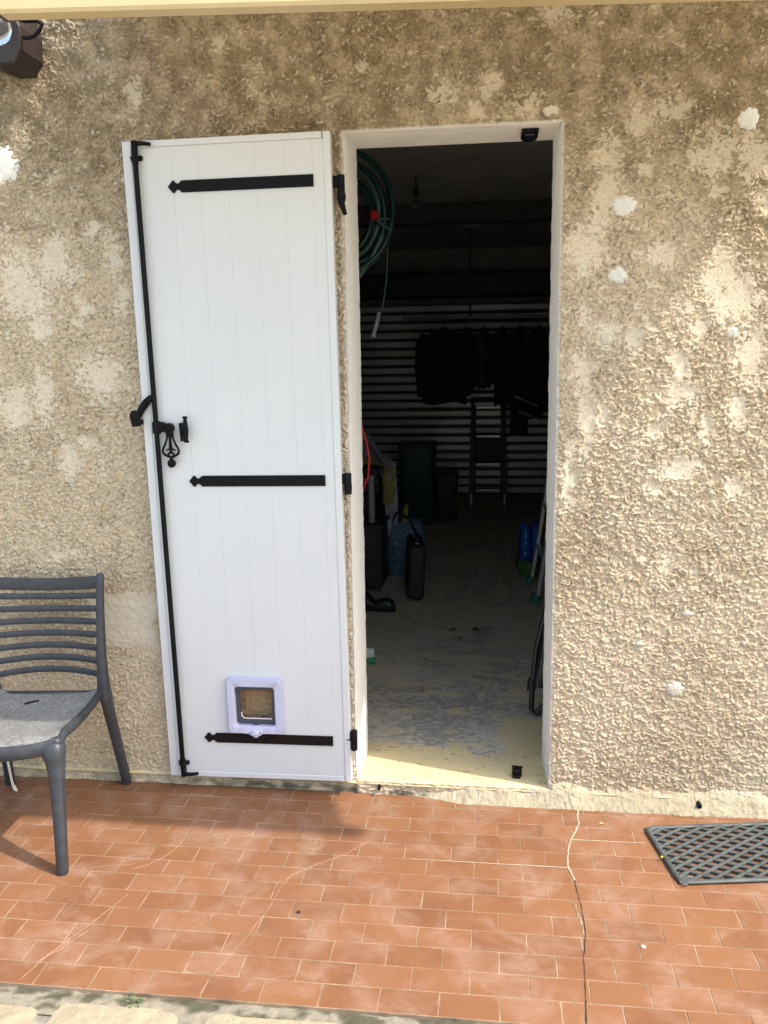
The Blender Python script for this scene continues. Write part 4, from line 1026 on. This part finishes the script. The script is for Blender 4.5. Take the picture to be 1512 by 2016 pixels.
# red cable, hose coil
M_RED = simple('red_cable_sheath', (.50, .022, .022), .45, .1, 20)
rc = MB().tube([(-.20, .92, 1.40), (-.165, .90, 1.295), (-.140, .90, 1.22), (-.128, .90, 1.137), (-.136, .90, 1.055), (-.163, .90, .996), (-.21, .92, .95), (-.28, .95, .97)], .0062, 10)
tag(rc.build('red_cable', M_RED, None, True), 'red cable bowing out from behind the left door jamb', 'cable')
M_HOSE = simple('green_hose', (.007, .040, .034), .4, .3, 20); M_STR = simple('pale_green_stripe', (.05, .12, .105), .45)
hs = thing('hose_coil', 'coil of dark green garden hose hanging inside the doorway at upper left', 'hose', (-.235, 1.02, 2.24))
rr = random.Random(4)
for k in range(7):
    rx_, rz_ = .225 - .019 * k + rr.uniform(-.006, .006), .265 - .018 * k + rr.uniform(-.01, .01)
    ox, oy, oz = rr.uniform(-.012, .012), (k % 3 - 1) * .024 + rr.uniform(-.006, .006), rr.uniform(-.015, .015) - .006 * k
    MB().tube([(ox + rx_ * math.cos(a) , oy + .01 * math.sin(2 * a + k), oz + rz_ * math.sin(a)) for a in np.linspace(0, 2 * math.pi, 48, endpoint=False)], .0115, 10, True).build('hose_loop', M_HOSE if k % 3 != 1 else M_STR, hs, True)
MB().tube([(.17, -.03, -.12), (.13, -.035, -.20), (.08, -.03, -.27), (.03, -.02, -.33), (-.06, 0, -.40)], .0115, 10).build('hose_end', M_STR, hs, True)
MB().lathe([(.012, -.02), (.018, -.014), (.018, .012), (.013, .02)], 14, Matrix.Translation((.138, -.045, -.035)) @ Matrix.Rotation(R(70), 4, 'X')).build('connector', M_RED, hs, True)
MB().tube([(.165, -.055, -.055), (.20, -.03, -.05), (.215, .03, -.06), (.16, .045, -.07), (.145, -.02, -.075)], .005, 8, True).build('tie', M_STR, hs, True)
MB().tube([(.15, -.06, -.06), (.205, -.05, -.10)], .006, 8).build('tie_end', M_STR, hs, True)
gc = thing('spray_lance', 'thin green cord with a grey nozzle dangling below the hose coil', 'nozzle', (-.04, 1.0, 2.17))
MB().tube([(0, 0, .0), (-.004, 0, -.12), (-.012, 0, -.25), (-.028, 0, -.35), (-.047, 0, -.40)], .0024, 8).build('cord', M_STR, gc, True)
MB().tube([(-.045, 0, -.38), (-.060, 0, -.435), (-.072, 0, -.475)], [.010, .011, .009], 10).build('nozzle', simple('grey_nozzle', (.20, .22, .27), .4), gc, True)
MB().tube([(-.072, 0, -.475), (-.076, 0, -.488)], [.012, .012], 10).build('nozzle_tip', simple('pale_tip', (.3, .31, .34), .4), gc, True)

# bags and shoes on the floor, left
sc = thing('suitcase', 'black case with metal clasps standing on the floor inside', 'case', (-.083, 2.56, SILL + .012), (0, R(3), R(8)))
MB().box((0, 0, .18), (.105, .40, .35), bev=.022, seg=3).build('shell', simple('black_case', (.010, .011, .015), .6, .2, 20, .15, 120), sc)
MB().tube([(0, -.07, .352), (0, -.06, .378), (0, .06, .378), (0, .07, .352)], .008, 8).build('handle', M_BTUBE, sc, True)
for y in (-.12, .12): MB().box((.0, y, .357), (.032, .012, .006), bev=.001).build('clasp', M_ALU, sc)
mpat = Mat('blue_patterned_cloth', (.1, .2, .3), .8)
v = mpat.coord('Object'); vo = mpat.n('ShaderNodeTexVoronoi'); vo.inputs['Scale'].default_value = 22; mpat.l(v, vo.inputs['Vector'])
mpat.base(mpat.ramp(vo.outputs['Distance'], [(.2, (.20, .27, .33)), (.5, (.06, .13, .22)), (.7, (.12, .19, .27))]))
bb = thing('patterned_bag', 'blue patterned shopping bag slumped behind the black case', 'bag', (-.19, 3.08, SILL))
MB().grid(lambda a, b: (lambda c, s, w: (.135 * w * c, .10 * w * s, .40 * b))(math.cos(6.283 * a), math.sin(6.283 * a), (.55 + .55 * math.sin(.4 + 1.9 * b)) * (1 + .07 * math.sin(6.283 * a * 4 + 5 * b))), 32, 16, True).build('bag_body', mpat.m, bb, True)
MB().tube([(-.10, -.05, .38), (-.05, -.08, .47), (.04, -.09, .43), (.10, -.08, .30), (.12, -.06, .20)], .012, 8).build('strap', M_BTUBE, bb, True)
bn = MB().tube([(0, 0, 0), (.004, 0, .05), (.010, 0, .10), (.012, 0, .125)], [.022, .020, .017, .010], 10)
tag(bn.build('yellow_bundle', simple('dull_yellow', (.28, .24, .03), .7), None, True, (-.185, 3.02, SILL + .40)), 'small dull yellow bundle poking out of the patterned bag', 'bundle')
bt = thing('rubber_boot', 'black rubber boot lying low on the floor by the brown cabinet', 'boot', (-.30, 2.16, SILL + .002), (0, 0, R(-6)))
def boot_fn(a, b):
    x = -.16 + .30 * b; w = .046 * (.75 + .35 * math.sin(math.pi * (b * .95 + .05))) * (1 if b < .93 else math.sqrt(max(.05, 1 - ((b - .93) / .07) ** 2)))
    hgt = .15 - .085 * sstep(.25, .6, np.float64(b)) + .02 * math.sin(math.pi * min(1, max(0, (b - .6) / .4)))
    hgt *= (1 if b < .9 else .55 + .45 * math.sqrt(max(0, 1 - ((b - .9) / .1) ** 2)))
    g = 6.283 * a; return (x, w * math.copysign(abs(math.cos(g)) ** .7, math.cos(g)), hgt / 2 + hgt / 2 * math.copysign(abs(math.sin(g)) ** .75, math.sin(g)))
MB().grid(boot_fn, 24, 26, True).build('boot_foot', simple('black_rubber', (.010, .012, .016), .4), bt, True)
MB().loft([(-.10, 0, .12, .12, .095), (-.105, 0, .20, .125, .10), (-.11, 0, .30, .14, .11)]).build('boot_shaft', simple('black_rubber', (.010, .012, .016), .4), bt, True)
tn = thing('trainer_shoe', 'white and green trainer peeping round the left jamb inside', 'shoe', (-.285, 1.20, SILL + .002), (0, 0, R(12)))
MB().grid(lambda a, b: (-.14 + .26 * b, (.043 * math.sin(math.pi * (.14 + .76 * b)) + .003) * math.cos(6.283 * a), .055 + (.035 + .03 * (1 - b)) * math.sin(6.283 * a) * (1 - .3 * b) + .02 * (1 - b)), 20, 18, True).build('upper', simple('white_leather', (.62, .64, .60), .5), tn, True)
MB().grid(lambda a, b: (-.145 + .275 * b, (.048 * math.sin(math.pi * (.12 + .80 * b)) + .003) * math.cos(6.283 * a), .016 + .015 * math.sin(6.283 * a)), 20, 18, True).build('sole', simple('green_sole', (.04, .22, .09), .6), tn, True)
# bins further back
M_TEAL = simple('dark_teal_plastic', (.012, .045, .055), .5, .2, 10)
def bin_(name, lab, loc, w, d, h_, mat):
    t = thing(name, lab, 'storage box', loc, (0, 0, R(3)))
    MB().loft([(0, 0, 0, w * .9, d * .9), (0, 0, .01, w * .92, d * .92), (0, 0, h_ - .03, w, d), (0, 0, h_ - .028, w * 1.05, d * 1.05), (0, 0, h_, w * 1.05, d * 1.05)], 24, 8).build('tub', mat, t, True)
    MB().box((0, 0, h_ + .012), (w * 1.04, d * 1.04, .022), bev=.008).build('lid', mat, t)
bin_('storage_tub', 'tall dark teal storage tub in the gloom left of the ladder', (-.27, 5.15, SILL), .34, .40, .74, M_TEAL)
bin_('storage_tub', 'lower dark tub between the teal tub and the step ladder', (-.01, 5.30, SILL), .22, .30, .44, simple('dark_grey_plastic', (.03, .03, .036), .5))
# bare bulb on the ceiling
cl_ = thing('ceiling_bulb', 'unlit clear bulb hanging under the garage ceiling', 'bulb', (-.09, 3.05, 2.62))
MB().lathe([(.001, -.05), (.02, -.046), (.032, -.03), (.034, -.012), (.024, .012), (.014, .03), (.013, .04)], 18).build('glass_bulb', mg.m, cl_, True)
MB().lathe([(.016, .035), (.018, .05), (.016, .09), (.004, .10)], 14).build('socket', M_BTUBE, cl_, True)
MB().tube([(0, 0, .09), (0, 0, RZ1 - 2.62)], .004, 6).build('cord', M_BTUBE, cl_, True)
